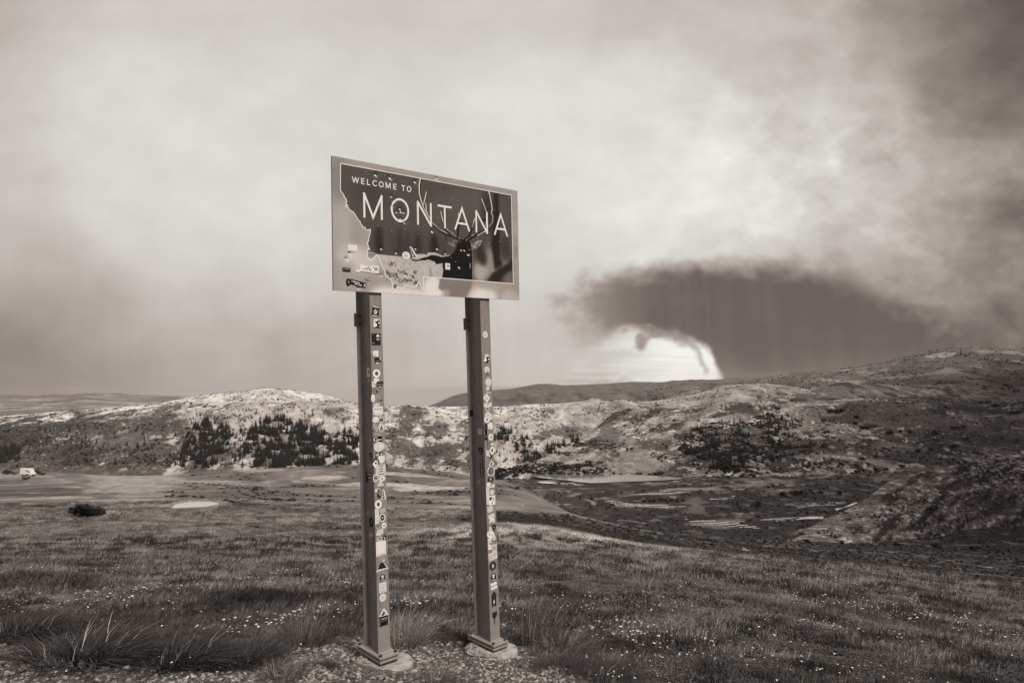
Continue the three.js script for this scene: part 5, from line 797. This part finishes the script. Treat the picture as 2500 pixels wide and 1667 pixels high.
{
  const protos = SHRUBS.map((g) => { const m = new THREE.Mesh(g, leafMat); m.name = 'shrub'; m.castShadow = m.receiveShadow = true; return m; });
  const put = (x, y, D, w, h, label, group) => { const m = addCopy(protos[Math.floor(rnd() * 3)], 'shrub', label, 'shrub', group); m.position.set(x, y - 0.12 * h, -D); m.rotation.y = rr(0, 6.28); m.scale.set(w / 1.5, h / 0.62, w / 1.5); };
  seed(900);
  const onHill = (px, py) => { const b = bearing(px, py), f = HILLSIDE.base(b.t); for (let k = 20; k <= 400; k++) { const P = HILLSIDE.at(b.t, k / 400, f); if (P.y - EYE >= b.dip * P.D) return P; } return null; };
  for (const [px, py, w, h] of [[2039,1010,40,13],[2014,1031,16,9],[2095,1024,20,12],[2086,1036,16,10],[2110,1049,28,14],[2130,1046,18,9],[2016,1058,18,10],[2035,1030,16,8],[2010,1096,22,15],[1979,1068,16,7],[2178,1062,22,14],[2204,1058,16,10],[2232,1058,18,10],[2286,1064,24,15],[2328,1048,22,9],[2345,1046,18,9],[2110,1124,20,9],[2140,1118,18,8],[2057,1136,18,8],[2278,1194,26,12],[2318,1190,22,10],[2243,1104,20,9],[2282,1100,22,9],[2336,1096,22,9],[2410,985,24,9],[2440,992,24,10],[2470,1012,30,10],[2200,1140,24,9],[2150,1150,26,9],[1970,1140,18,9],[1900,1002,14,8],[1875,1016,12,9]]) {
    const P = onHill(px, py); if (!P) continue; for (let k = 0; k < 3; k++) put(P.x + rr(-0.45, 0.45) * w * P.D / FOC, P.y, P.D + rr(-3, 3), w * 0.6 * P.D / FOC, h * rr(0.7, 1.05) * P.D / FOC, 'dark low shrub on the hillside to the right of the conifer clump', 'low shrubs on the right hillside');
  }
  for (const [px, py, w, h] of [[1572,1227,12,8],[1586,1226,11,8],[1598,1227,12,9],[1612,1227,14,10],[1625,1226,11,8],[1640,1227,12,9],[1655,1226,12,8],[1668,1228,10,7]]) { const s = strike(px, py, 60); put(s.x, s.y, s.D, w * s.D / FOC, h * s.D / FOC, 'dark shrub in the row beside the pale strip on the valley floor', 'shrubs in the valley row'); }
  for (const [px, py, w, h, label] of [[1262,1196,12,9,'small dark shrub alone on the spur right of the farther post'],[1444,1220,14,7,'small dark shrub at the lower edge of the spur, below the lake'],[2049,1208,24,14,'dark rounded shrub on the valley floor below the conifer clump'],[2004,1208,18,10,'dark shrub just left of the rounded one on the valley floor'],[1947,1212,40,16,'wide dark shrub clump on the valley floor, upper of the pair'],[1912,1214,26,14,'dark shrub joined to the left of the wide clump'],[1850,1238,30,14,'dark peaked shrub on the valley floor right of the pale strip'],[1868,1325,14,9,'dark shrub on the meadow edge, leftmost by the white stone'],[1971,1326,22,10,'dark shrub on the meadow edge below the snow patch'],[2057,1330,14,12,'dark upright shrub on the meadow edge'],[2190,1334,26,11,'long dark shrub on the meadow edge towards the right'],[2104,1361,12,5,'tiny dark shrub alone on the pale grass'],[2394,1379,14,6,'tiny dark shrub on the grass near the right edge'],[1945,1369,12,5,'tiny dark shrub above the white stone on the grass'],[1465,1353,12,11,'small dark tussock on the open meadow right of the posts'],[2290,1340,30,14,'dark shrub at the right of the meadow edge'],[2380,1346,34,14,'dark shrub farthest right on the meadow edge']]) { const s = strike(px, py, 12); put(s.x, s.y, s.D, w * s.D / FOC, h * s.D / FOC, label); }
  // the big shrub on the left, near enough to show its leaves and stems
  const s = strike(212, 1266, 12), t = thing('willow_shrub', 'large rounded dark shrub on the meadow at the left', 'shrub', s.x, s.y - 0.05, -s.D), k = s.D / FOC;
  const fol = obj('foliage', shrubGeometry(8, 5200, 0.042), leafMat, t); fol.scale.set(72 * k, 62 * k, 56 * k);
  seed(4); for (let i = 0; i < 9; i++) { const a = rr(0, 6.28), r = rr(10, 40) * k, h = rr(16, 36) * k; obj('stem', new THREE.TubeGeometry(new THREE.QuadraticBezierCurve3(new THREE.Vector3(0, 0, 0), new THREE.Vector3(0.3 * r * Math.cos(a), h * 0.7, 0.3 * r * Math.sin(a)), new THREE.Vector3(r * Math.cos(a), h, r * Math.sin(a))), 6, 0.02, 5), bark, t); }
}
// pale stones lying out on the meadow
{
  const rock = (sd) => { seed(sd); const g = new THREE.IcosahedronGeometry(0.5, 2), p = g.attributes.position; for (let i = 0; i < p.count; i++) { const x = p.getX(i), y = p.getY(i), z = p.getZ(i), f = 1 + 0.5 * fbm(x * 1.6 + sd, z * 1.6 + y * 1.3, 3); p.setXYZ(i, x * f, y * f * 0.62, z * f * 0.8); } g.computeVertexNormals(); return g; };
  const pale = new THREE.MeshStandardMaterial({ color: toneColor(0.5), roughness: 0.95 }), G = [rock(3), rock(7), rock(9)];
  const o = thing('scattered_stones', 'pale stones scattered over the far meadow', 'stones', 0, 0, 0); o.userData.kind = 'stuff';
  const per = [[], [], []]; seed(55);
  for (let k = 0; k < 2600; k++) { const t = rr(-0.8, 0.8), D = 22 * Math.pow(300 / 22, rnd()), x = t * D; if (fbm(x / 14 + 2, D / 24 + 5, 3) < 0.08 && rnd() < 0.9) continue; if (groundTone(x, D) < 0.09) continue; per[k % 3].push([x, D, rr(0.05, 0.2) * (0.5 + D / 150)]); }
  per.forEach((L, k) => { const im = new THREE.InstancedMesh(G[k], pale, L.length), m = new THREE.Matrix4(), q = new THREE.Quaternion(), e = new THREE.Euler(); im.name = 'stone'; im.userData.kind = 'stuff'; im.castShadow = im.receiveShadow = true; L.forEach(([x, D, s], i) => { e.set(rr(-0.3, 0.3), rr(0, 6), rr(-0.3, 0.3)); im.setMatrixAt(i, m.compose(new THREE.Vector3(x, groundY(x, D), -D), q.setFromEuler(e), new THREE.Vector3(s * rr(1, 2), s * rr(0.6, 1), s))); }); o.add(im); });
  for (const [px, py, w, h, label] of [[1727,1318,7,5,'white boulder at the edge of the dark shrubs right of centre'],[1928,1389,22,5,'flat white stone on the grass to the right'],[93,1604,15,9,'grey stone in the gravel beside the dark grass clump'],[306,1640,24,12,'broad grey stone in the gravel between the two dark clumps'],[468,1628,16,11,'pale stone in the gravel right of the second dark clump'],[1382,1360,9,3,'small flat pale stone on the open meadow'],[1745,1346,8,3,'small pale stone where the meadow turns dark']]) { const s = strike(px, py, 4), k = s.D / FOC, m = obj('stone', G[px % 3], pale); m.position.set(s.x, s.y, -s.D); m.scale.set(w * k, h * k * 1.2, w * k * 0.8); m.rotation.y = px; tag(m, label, 'stone'); }
}

// scrub and boulders that roughen the valley, the gully and the far slopes
{
  const low = shrubGeometry(21, 46, 0.26), low2 = shrubGeometry(22, 46, 0.26), stone = new THREE.IcosahedronGeometry(0.5, 0), sm = new THREE.MeshStandardMaterial({ color: 0xffffff, roughness: 0.95 });
  const many = (name, g, mat, list, parent) => { const im = new THREE.InstancedMesh(g, mat, list.length), m = new THREE.Matrix4(), q = new THREE.Quaternion(), e = new THREE.Euler(), v = new THREE.Vector3(), s = new THREE.Vector3(), c = new THREE.Color(); im.name = name; im.userData.kind = 'stuff'; im.castShadow = im.receiveShadow = true; list.forEach(([x, y, D, w, h, L], i) => { e.set(0, (i * 2.4) % 6.28, 0); im.setMatrixAt(i, m.compose(v.set(x, y, -D), q.setFromEuler(e), s.set(w, h, w))); im.setColorAt(i, c.setRGB(...tone(L))); }); parent.add(im); };
  const V = [], S = []; seed(501);
  for (let i = 0; i < 60000 && V.length < 15000; i++) {
    const t = rr(-0.55, 0.95), D = 26 * Math.pow(600 / 26, Math.pow(rnd(), 0.8)), x = t * D; if (Math.hypot((t - LAKE.t) / LAKE.rt, (D - LAKE.D) / LAKE.rd) < 1.1) continue;
    const L = groundTone(x, D); if (L > 0.085) { if (rnd() < 0.04 && L > 0.2 && D > 40) S.push([x, groundY(x, D), D, rr(0.1, 0.35) * (0.6 + D / 260), rr(0.08, 0.25) * (0.6 + D / 260), rr(0.3, 0.6)]); continue; }
    const s = rr(0.25, 0.75) * (0.45 + D / 260); V.push([x, groundY(x, D) - 0.08, D, s, s * rr(0.5, 1.1), rr(0.5, 2.0)]);
  }
  for (const [px0, py0, px1, py1, n, w] of [[1680,1273,1850,1290,420,3.2],[1700,1277,1820,1284,260,2],[1480,1227,1530,1230,90,2],[1500,1233,1670,1240,260,2.4],[1560,1207,1680,1203,90,1.4],[1740,1222,1800,1214,60,1.4],[1860,1272,1960,1268,140,2.5],[2010,1270,2080,1290,110,3],[1950,1240,2060,1228,160,5],[1330,1181,1420,1184,50,1.5]]) for (let i = 0; i < n; i++) { const f = rnd(), p = strike(lerp(px0, px1, f) + rr(-6, 6), lerp(py0, py1, f) + rr(-w, w) * Math.sin(f * 3.1), 60), s = rr(0.25, 0.9) * (0.4 + p.D / 500); if (p.D < 700) S.push([p.x, p.y, p.D, s * rr(1, 2.4), s * rr(0.4, 0.8), rr(0.4, 0.75)]); }
  const hillBits = (H, n, sd, s0, s1, dark, far) => { seed(sd); for (let i = 0; i < n; i++) { const t = lerp(H.t0, H.t1, rnd()), P = H.at(t, rr(0.08, 0.86)), q = P.y + 0.13 * P.D, k = fbm(P.x / 60 + 7, q / 14 + 3, 5, 0.6) + 0.06 * rnd(); if (k > dark) { const s = rr(s0, s1); V.push([P.x, P.y - 0.2, P.D, s, s * rr(0.5, 1.0), rr(0.5, 1.8)]); } else if (k < -0.10 && rnd() < 0.55) { const s = rr(s0, s1) * 0.55; S.push([P.x, P.y, P.D, s * rr(1, 2), s * rr(0.6, 1), rr(0.22, 0.6) * far]); } } };
  hillBits(HILL, 9000, 506, 1.6, 4.5, 0.04, 0.6); hillBits(HILLSIDE, 22000, 502, 0.9, 2.6, 0.05, 0.8); hillBits(MOUNTAIN, 24000, 503, 1.2, 3.4, 0.12, 1.1); hillBits(ROCKY, 9000, 504, 0.4, 1.3, 0.02, 0.36);
  for (const P of scatter(HILLSIDE, CLUMP, 2200, -0.06, 505)) { const s = rr(1.2, 3.2); V.push([P.x, P.y - 0.2, P.D, s, s * rr(0.5, 0.9), rr(0.2, 0.7)]); }
  const scrub = thing('scrub', 'low dark scrub covering the valley floor, the gully and the far slopes', 'scrub', 0, 0, 0); scrub.userData.kind = 'stuff';
  many('low_shrub', low, leafMat, V.filter((_, i) => i % 2), scrub); many('low_shrub', low2, leafMat, V.filter((_, i) => !(i % 2)), scrub);
  const rocks = thing('boulder_field', 'pale boulders strewn over the slopes and the valley', 'boulders', 0, 0, 0); rocks.userData.kind = 'stuff';
  many('boulder', stone, sm, S, rocks);
}

// an unseen cloud deck, added overhead to the right to shade the right-hand hills
{
  const lumps = []; seed(71);
  for (let i = 0; i < 26; i++) {
    const f = i / 25, g = new THREE.IcosahedronGeometry(1, 4), p = g.attributes.position, R = rr(260, 420), sd = rr(0, 90);
    for (let k = 0; k < p.count; k++) { const x = p.getX(k), y = p.getY(k), z = p.getZ(k), n = 1 + 0.28 * fbm(x * 1.7 + sd, z * 1.7 + y * 1.5, 4); p.setXYZ(k, x * n * R, (y < 0 ? 0.22 : 0.5) * y * n * R, z * n * R * 0.85); }
    const row = i % 3, x = lerp(1010, 1820, f) + row * 430, D = lerp(-330, 780, f) - row * 210;
    g.translate(x, 900 + rr(-30, 60), -D); lumps.push(g);
  }
  const g = mergeGeometries(lumps); g.computeVertexNormals();
  tag(obj('cloud', g, new THREE.MeshStandardMaterial({ color: toneColor(0.5), roughness: 1 })), 'unseen cloud added outside the picture to shade the right-hand hills', 'cloud');
}

// ------------------------------------------------------------------ gravel: loose stones on the strip round the footings
const scatterMesh = (name, geometry, material, list, parent) => {      // list of [x, y, z, turn, sx, sy, sz, tone, leanX, leanZ]
  const im = new THREE.InstancedMesh(geometry, material, list.length), m = new THREE.Matrix4(), q = new THREE.Quaternion(), e = new THREE.Euler(), v = new THREE.Vector3(), s = new THREE.Vector3(), c = new THREE.Color();
  im.name = name; im.userData.kind = 'stuff'; im.castShadow = im.receiveShadow = true;
  list.forEach(([x, y, z, r, a, b, d, L, lx = 0, lz = 0], i) => { e.set(lx, r, lz, 'XZY'); im.setMatrixAt(i, m.compose(v.set(x, y, z), q.setFromEuler(e), s.set(a, b, d))); im.setColorAt(i, c.setRGB(...tone(L))); });
  parent.add(im); return im;
};
const FOOT = [[-1.24, 6.515, 0.275], [-0.275, 7.36, 0.28]];
{
  const pebble = (sd) => { seed(sd); const g = new THREE.IcosahedronGeometry(0.5, 1), p = g.attributes.position; for (let i = 0; i < p.count; i++) { const x = p.getX(i), y = p.getY(i), z = p.getZ(i), f = 1 + 0.55 * noise(x * 2.3 + sd, z * 2.3 + y * 1.9); p.setXYZ(i, x * f, y * f * 0.6, z * f * 0.85); } g.computeVertexNormals(); return g; };
  const G = [pebble(1), pebble(2), pebble(3), pebble(5)], mat = new THREE.MeshStandardMaterial({ color: 0xffffff, roughness: 0.95 });
  const o = thing('gravel', 'loose pale gravel around the footings and along the bottom of the picture', 'gravel', 0, 0, 0); o.userData.kind = 'stuff';
  const per = [[], [], [], []]; seed(66);
  for (let k = 0; k < 170000; k++) {
    const t = rr(-1.15, 0.9), D = rr(2.4, 8.6), x = t * D; if (gravelAt(x, D) < 0.25 + 0.6 * rnd()) continue;
    if (fbm(x * 1.3 + 9, D * 1.3, 3) < -0.18 && rnd() < 0.6) continue;
    const s = 0.009 + 0.030 * Math.pow(rnd(), 2.6) + (rnd() < 0.02 ? 0.02 : 0);
    let y = groundY(x, D) + s * 0.12; for (const [fx, fD, R] of FOOT) if (Math.hypot(x - fx, D - fD) < R + 0.02) y = -9; if (y < -8) continue;
    per[k % 4].push([x, y, -D, rr(0, 6.28), s * rr(0.9, 1.7), s * rr(0.6, 1.1), s, rnd() < 0.45 ? rr(0.03, 0.10) : rr(0.12, 0.40), rr(-0.4, 0.4), rr(-0.4, 0.4)]);
  }
  for (const [fx, fD, R] of FOOT) for (let k = 0; k < 420; k++) {       // gravel spilled over the left and back of each footing
    const a = rr(1.9, 4.9), r = R * rr(0.62, 1.0), s = rr(0.01, 0.03), x = fx + r * Math.cos(a), D = fD + r * Math.sin(a) * 0.9, top = fx < -1 ? 0.186 : -0.035;
    per[k % 4].push([x, top + 0.006, -D, rr(0, 6), s * 1.3, s * 0.8, s, rr(0.06, 0.38), rr(-0.3, 0.3), 0]);
  }
  per.forEach((L, k) => scatterMesh('pebble', G[k], mat, L, o));
}

// ------------------------------------------------------------------ grass and flowers: short alpine turf, thinning and coarsening with distance
function tuft(sd, blades, h, spread, wide, lean, bend) {
  seed(sd); const pos = [], col = [], nor = [];
  for (let i = 0; i < blades; i++) {
    const a = rr(0, 6.283), r = spread * Math.sqrt(rnd()), x = r * Math.cos(a), z = r * Math.sin(a), H = h * rr(0.45, 1.1), out = rr(0.1, bend) * H, b = a + rr(-0.9, 0.9), w = wide * rr(0.6, 1.2), f = rr(0, 6.283), wx = Math.cos(f) * w, wz = Math.sin(f) * w;
    const ox = Math.cos(b) * out + lean * H, oz = Math.sin(b) * out, k = rr(0.3, 1.7), p = [[x - wx, 0, z - wz], [x + wx, 0, z + wz], [x + ox * 0.4 - wx * 0.8, H * 0.58, z + oz * 0.4 - wz * 0.8], [x + ox * 0.4 + wx * 0.8, H * 0.58, z + oz * 0.4 + wz * 0.8], [x + ox, H * (1 - 0.25 * out / H), z + oz]];
    for (const t of [[0, 1, 3], [0, 3, 2], [2, 3, 4]]) for (const j of t) { pos.push(...p[j]); col.push(k, k, k); nor.push(0.25 * Math.cos(b), 0.93, 0.25 * Math.sin(b)); }
  }
  const g = new THREE.BufferGeometry(); g.setAttribute('position', new THREE.Float32BufferAttribute(pos, 3)); g.setAttribute('color', new THREE.Float32BufferAttribute(col, 3)); g.computeVertexNormals(); return g;
}
function herb(sd, leaves, h, spread, size) {                          // low broad-leaved mat
  seed(sd); const pos = [], col = [];
  for (let i = 0; i < leaves; i++) { const a = rr(0, 6.283), r = spread * Math.sqrt(rnd()), x = r * Math.cos(a), z = r * Math.sin(a), y = h * rr(0.15, 1), s = size * rr(0.6, 1.3), b = rr(0, 6.283), k = rr(0.4, 1.6), t = rr(-0.2, 0.7) * s; const p = [[x, y, z], [x + s * Math.cos(b - 0.4) * 0.6, y + t * 0.6, z + s * Math.sin(b - 0.4) * 0.6], [x + s * Math.cos(b), y + t, z + s * Math.sin(b)], [x + s * Math.cos(b + 0.4) * 0.6, y + t * 0.6, z + s * Math.sin(b + 0.4) * 0.6]]; for (const j of [0, 1, 2, 0, 2, 3]) { pos.push(...p[j]); col.push(k, k, k); } }
  const g = new THREE.BufferGeometry(); g.setAttribute('position', new THREE.Float32BufferAttribute(pos, 3)); g.setAttribute('color', new THREE.Float32BufferAttribute(col, 3)); g.computeVertexNormals(); return g;
}
const bladeMat = new THREE.MeshPhysicalMaterial({ vertexColors: true, roughness: 0.85, side: THREE.DoubleSide, transmission: 0.0 });
{
  const o = thing('grass', 'short tufted alpine grass over the near meadow, dark sedge mixed with pale dry blades', 'grass', 0, 0, 0); o.userData.kind = 'stuff';
  const turf = tuft(3, 34, 0.052, 0.085, 0.0020, 0.05, 1.0), sedge = tuft(5, 34, 0.078, 0.065, 0.0024, 0.10, 0.8), dry = tuft(7, 9, 0.125, 0.06, 0.0013, 0.14, 0.5), leaf = herb(9, 46, 0.05, 0.09, 0.026);
  const L1 = [], L2 = [], L3 = [], L4 = []; seed(777);
  const bands = [[4.2, 9, 44000, 1], [9, 16, 48000, 1.25], [16, 32, 58000, 1.9], [32, 60, 54000, 3.2], [60, 120, 40000, 5.5]];
  for (const [d0, d1, n, k] of bands) for (let i = 0; i < n; i++) {
    const t = rr(-1.2, 1.2), D = Math.sqrt(lerp(d0 * d0, d1 * d1, rnd())), x = t * D;
    const g = gravelAt(x, D); if (g > 0.06 + 0.5 * rnd() * rnd()) continue;
    const A = fbm(x / 1.5 + 3, D / 1.5 + 1, 4), B = fbm(x / 5 + 8, D / 6 + 2, 4), C = fbm(x / 0.5 + 4, D / 0.5, 2);
    if (D < 40 && A + 0.5 * C < -0.42) continue;
    const gt = D > 12 ? groundTone(x, D) : 0.15, shade = lerp(1, 0.84, sstep(0.25, 0.7, Math.abs(t - 0.05) + 0.3 * B)), far = sstep(14, 34, D);  // shade: a vignette painted into the grass tone, darker to both sides
    const y = groundY(x, D) - 0.01, s = k * rr(0.7, 1.25), lx = rr(-0.12, 0.12), lz = rr(-0.2, 0.05), base = lerp(lerp(0.07, 0.15, sstep(6.5, 12, D)) * shade + 0.14 * sstep(-0.1, 0.45, B + 0.4 * A) * shade, gt * 1.45, far) * rr(0.4, 1.7) ;
    const pick = A + 0.6 * B + rr(-0.25, 0.25), hgt = s * lerp(1, 0.62, far);
    if (Math.hypot((x - POND.x) / POND.rx, (D - POND.D) / POND.rd) < 1.5 || (D > POND.D * 0.8 && D < POND.D && Math.abs(x / D - POND.x / POND.D) < POND.rx / POND.D * 1.1)) continue;
    if (pick > 0.20) L2.push([x, y, -D, rr(0, 6.28), s, hgt * rr(0.7, 1.3), s, base * 0.36, lx, lz]);
    else if (pick < -0.16 && D < 30) L4.push([x, y, -D, rr(0, 6.28), s, hgt, s, base * 0.62, lx, lz]);
    else L1.push([x, y, -D, rr(0, 6.28), s, hgt * rr(0.7, 1.2), s, base, lx, lz]);
    if (rnd() < 0.16 * sstep(-0.25, 0.3, B) + 0.02 && D < 50) L3.push([x, y, -D, rr(-0.7, 0.7), s, hgt * rr(0.6, 1.25), s, rr(0.18, 0.42), lx, lz]);
  }
  for (let i = 0; i < 26000; i++) {                                    // darker tussocks and bleached tufts in drifts
    const D = Math.sqrt(lerp(22, 34 * 34, Math.pow(rnd(), 1.6))), t = rr(-0.86, 0.86), x = t * D; if (gravelAt(x, D) > 0.25) continue;
    const a = fbm(x / 1.1 + 31, D / 1.3 + 17, 4), b = fbm(x / 3.2 + 12, D / 2.2 + 40, 4), y = groundY(x, D) - 0.01, k = 1 + D / 22;
    if (a > 0.13) L2.push([x, y, -D, rr(0, 6.28), k * rr(0.9, 1.8), k * rr(0.8, 1.5), k, rr(0.006, 0.03), rr(-0.15, 0.15), rr(-0.2, 0.1)]);
    else if (b > 0.05 && D > 8) L3.push([x, y, -D, rr(-0.7, 0.7), k, k * rr(0.8, 1.5), k, rr(0.22, 0.5), rr(-0.12, 0.12), rr(-0.2, 0.05)]);
  }
  for (let i = 0; i < 900; i++) { const t = rr(-0.8, 0.5), D = rr(4.6, 8.2), x = t * D; if (gravelAt(x, D) < 0.5 || fbm(x * 1.4 + 2, D * 1.4 + 7, 3) < 0.22) continue; L1.push([x, groundY(x, D) - 0.01, -D, rr(0, 6), 0.8, rr(0.4, 0.8), 0.8, rr(0.05, 0.1), 0, -0.1]); }
  scatterMesh('turf_tuft', turf, bladeMat, L1, o); scatterMesh('sedge_tuft', sedge, bladeMat, L2, o); scatterMesh('dry_stalk', dry, bladeMat, L3, o); scatterMesh('leaf_mat', leaf, bladeMat, L4, o);
}
{
  const o = thing('wildflowers', 'tiny white wildflowers dotted through the near meadow', 'flowers', 0, 0, 0); o.userData.kind = 'stuff';
  const parts = []; for (let k = 0; k < 6; k++) { const a = k / 6 * 6.283, c = new THREE.CircleGeometry(0.42, 6); c.rotateX(-1.35); c.rotateY(a); c.translate(0.5 * Math.cos(a), 0.1 * (k % 2), 0.5 * Math.sin(a)); parts.push(c); } const cap = new THREE.SphereGeometry(0.42, 7, 4, 0, 6.3, 0, 1.5); parts.push(cap);
  const bloom = mergeGeometries(parts), petal = new THREE.MeshStandardMaterial({ color: 0xffffff, roughness: 0.9, side: THREE.DoubleSide }), stalk = new THREE.CylinderGeometry(0.08, 0.1, 1, 4); stalk.translate(0, -0.5, 0);
  const B = [], S = []; seed(88);
  const clusters = [[1540,1555,0.55,30],[1565,1548,0.4,18],[1500,1556,0.3,12],[990,1490,0.35,22],[1010,1478,0.2,12],[785,1515,0.4,30],[680,1530,0.3,18],[545,1545,0.3,14],[640,1540,0.2,10],[300,1470,0.4,16],[200,1370,1.2,50],[60,1310,2,60],[230,1325,1.6,50],[700,1410,1.0,34],[2300,1530,0.7,30],[2280,1505,0.8,30],[2180,1500,0.8,20],[1990,1470,0.8,16],[1620,1490,0.6,20],[1420,1480,0.5,16],[2150,1560,0.5,14],[2440,1560,0.6,18],[1240,1500,0.3,12],[1060,1530,0.25,9],[1900,1570,0.4,9],[870,1430,0.6,18]];
  const add = (x, D, s) => { if (gravelAt(x, D) > 0.3 && rnd() < 0.85) return; const h = rr(0.06, 0.13) * (D > 20 ? 0.8 : 1), y = groundY(x, D) + h; B.push([x, y, -D, rr(0, 6.28), s, s * 0.7, s, rr(0.55, 0.85), rr(-0.3, 0.3), rr(-0.3, 0.3)]); if (D < 12) S.push([x, y, -D, 0, 0.014, h, 0.014, 0.09, rr(-0.1, 0.1), rr(-0.1, 0.1)]); };
  for (const [px, py, r, n] of clusters) { const c = strike(px, py, 4.5); for (let i = 0; i < n; i++) { const a = rr(0, 6.28), q = r * Math.sqrt(rnd()); add(c.x + q * Math.cos(a), c.D + q * Math.sin(a) * 1.6, rr(0.008, 0.016) * (1 + c.D / 30)); } }
  for (let i = 0; i < 16000; i++) { const D = Math.sqrt(lerp(25, 45 * 45, Math.pow(rnd(), 1.5))), t = rr(-0.85, 0.85), x = t * D; if (fbm(x / 2.4 + 7, D / 3.2 + 3, 4) < 0.10 && rnd() < 0.94) continue; add(x, D, rr(0.005, 0.011) * (1 + D / 24)); }
  scatterMesh('bloom', bloom, petal, B, o); scatterMesh('flower_stalk', stalk, petal, S, o);
}
// the tall clumps that stand out one by one
{
  const G = {}; const clumpGeo = (key, ...a) => G[key] ??= tuft(...a);
  const paint = (L) => new THREE.MeshStandardMaterial({ color: toneColor(L), vertexColors: true, roughness: 0.9, side: THREE.DoubleSide });
  const m = { pale: paint(0.20), mid: paint(0.11), dark: paint(0.04), straw: paint(0.34) };
  const clump = (px, py, w, h, key, mat, label, straw = 0, lean = 0.25) => {
    const s = strike(px, py, 4.2), k = s.D / FOC, t = thing('grass_clump', label, 'grass clump', s.x, s.y - 0.015, -s.D, 0.3);
    const b = obj('blades', clumpGeo(key + lean, px, key === 'dense' ? 1500 : key === 'open' ? 260 : 520, 1, 0.46, key === 'open' ? 0.010 : 0.006, lean, key === 'open' ? 0.45 : 1.25), m[mat], t); b.scale.set(w * k, h * k * (key === 'dense' ? 0.66 : 0.9), w * k * 0.8);
    if (straw) { const q = obj('dry_stalks', clumpGeo('straw' + lean, px + 5, 30, 1, 0.40, 0.0045, lean + 0.1, 0.5), m.straw, t); q.scale.set(w * k, h * k * straw * (key === 'dense' ? 0.74 : 1), w * k * 0.8); }
  };
  clump(985, 1576, 108, 92, 'tall', 'pale', 'tall pale grass clump growing between the posts, beside the nearer one', 1.15, 0.15);
  clump(1316, 1578, 96, 120, 'open', 'mid', 'spiky tall grass clump to the right of the farther post', 1.0, 0.3);
  clump(1372, 1592, 120, 62, 'tall', 'mid', 'low grass clump joined to the right of the spiky one', 0.9, 0.25);
  clump(1120, 1572, 110, 34, 'dense', 'dark', 'flat dark grass clump left of the farther footing', 0, 0.2);
  clump(195, 1616, 230, 96, 'dense', 'dark', 'large dark mound of grass at the gravel edge, left of two', 1.25, 0.04);
  clump(418, 1620, 200, 92, 'dense', 'dark', 'large dark mound of grass at the gravel edge, right of two', 1.3, 0.08);
  clump(40, 1560, 150, 90, 'dense', 'dark', 'dark grass clump cut by the left edge of the picture', 1.2, 0.05);
  clump(590, 1622, 150, 66, 'dense', 'dark', 'dark ragged grass clump leaning over the gravel, left of the footing', 1.0, 0.1);
  clump(745, 1578, 110, 96, 'tall', 'mid', 'upright grass clump with white flowers left of the nearer post', 1.2, 0.1);
  clump(690, 1660, 90, 46, 'tall', 'mid', 'small tuft alone in the gravel at the bottom, left of the footing', 1.6, 0.05);
  clump(770, 1632, 66, 18, 'dense', 'dark', 'tiny flat tuft in the gravel left of the nearer footing', 0, 0.2);
  clump(1062, 1664, 96, 34, 'tall', 'mid', 'small tuft at the bottom below the nearer footing', 0.9, 0.1);
  clump(1365, 1636, 128, 30, 'dense', 'dark', 'flat dark tuft in the gravel right of the farther footing', 0, 0.2);
  clump(1462, 1655, 110, 40, 'dense', 'dark', 'dark grass clump at the right end of the gravel', 0.9, 0.2);
  clump(1575, 1446, 62, 46, 'tall', 'pale', 'pale upright tuft out in the meadow right of the posts', 1.1, 0.05);
  clump(1240, 1470, 58, 34, 'dense', 'dark', 'dark rounded tuft behind the farther post, to its right', 0, 0.1);
  clump(1590, 1504, 44, 30, 'dense', 'dark', 'small dark tuft in the flowery meadow right of the posts', 0, 0.1);
}

scene.fog = new THREE.FogExp2(0xd8d2cc, 0.00003);                    // thin rain haze over the distance
renderer.render(scene, camera);
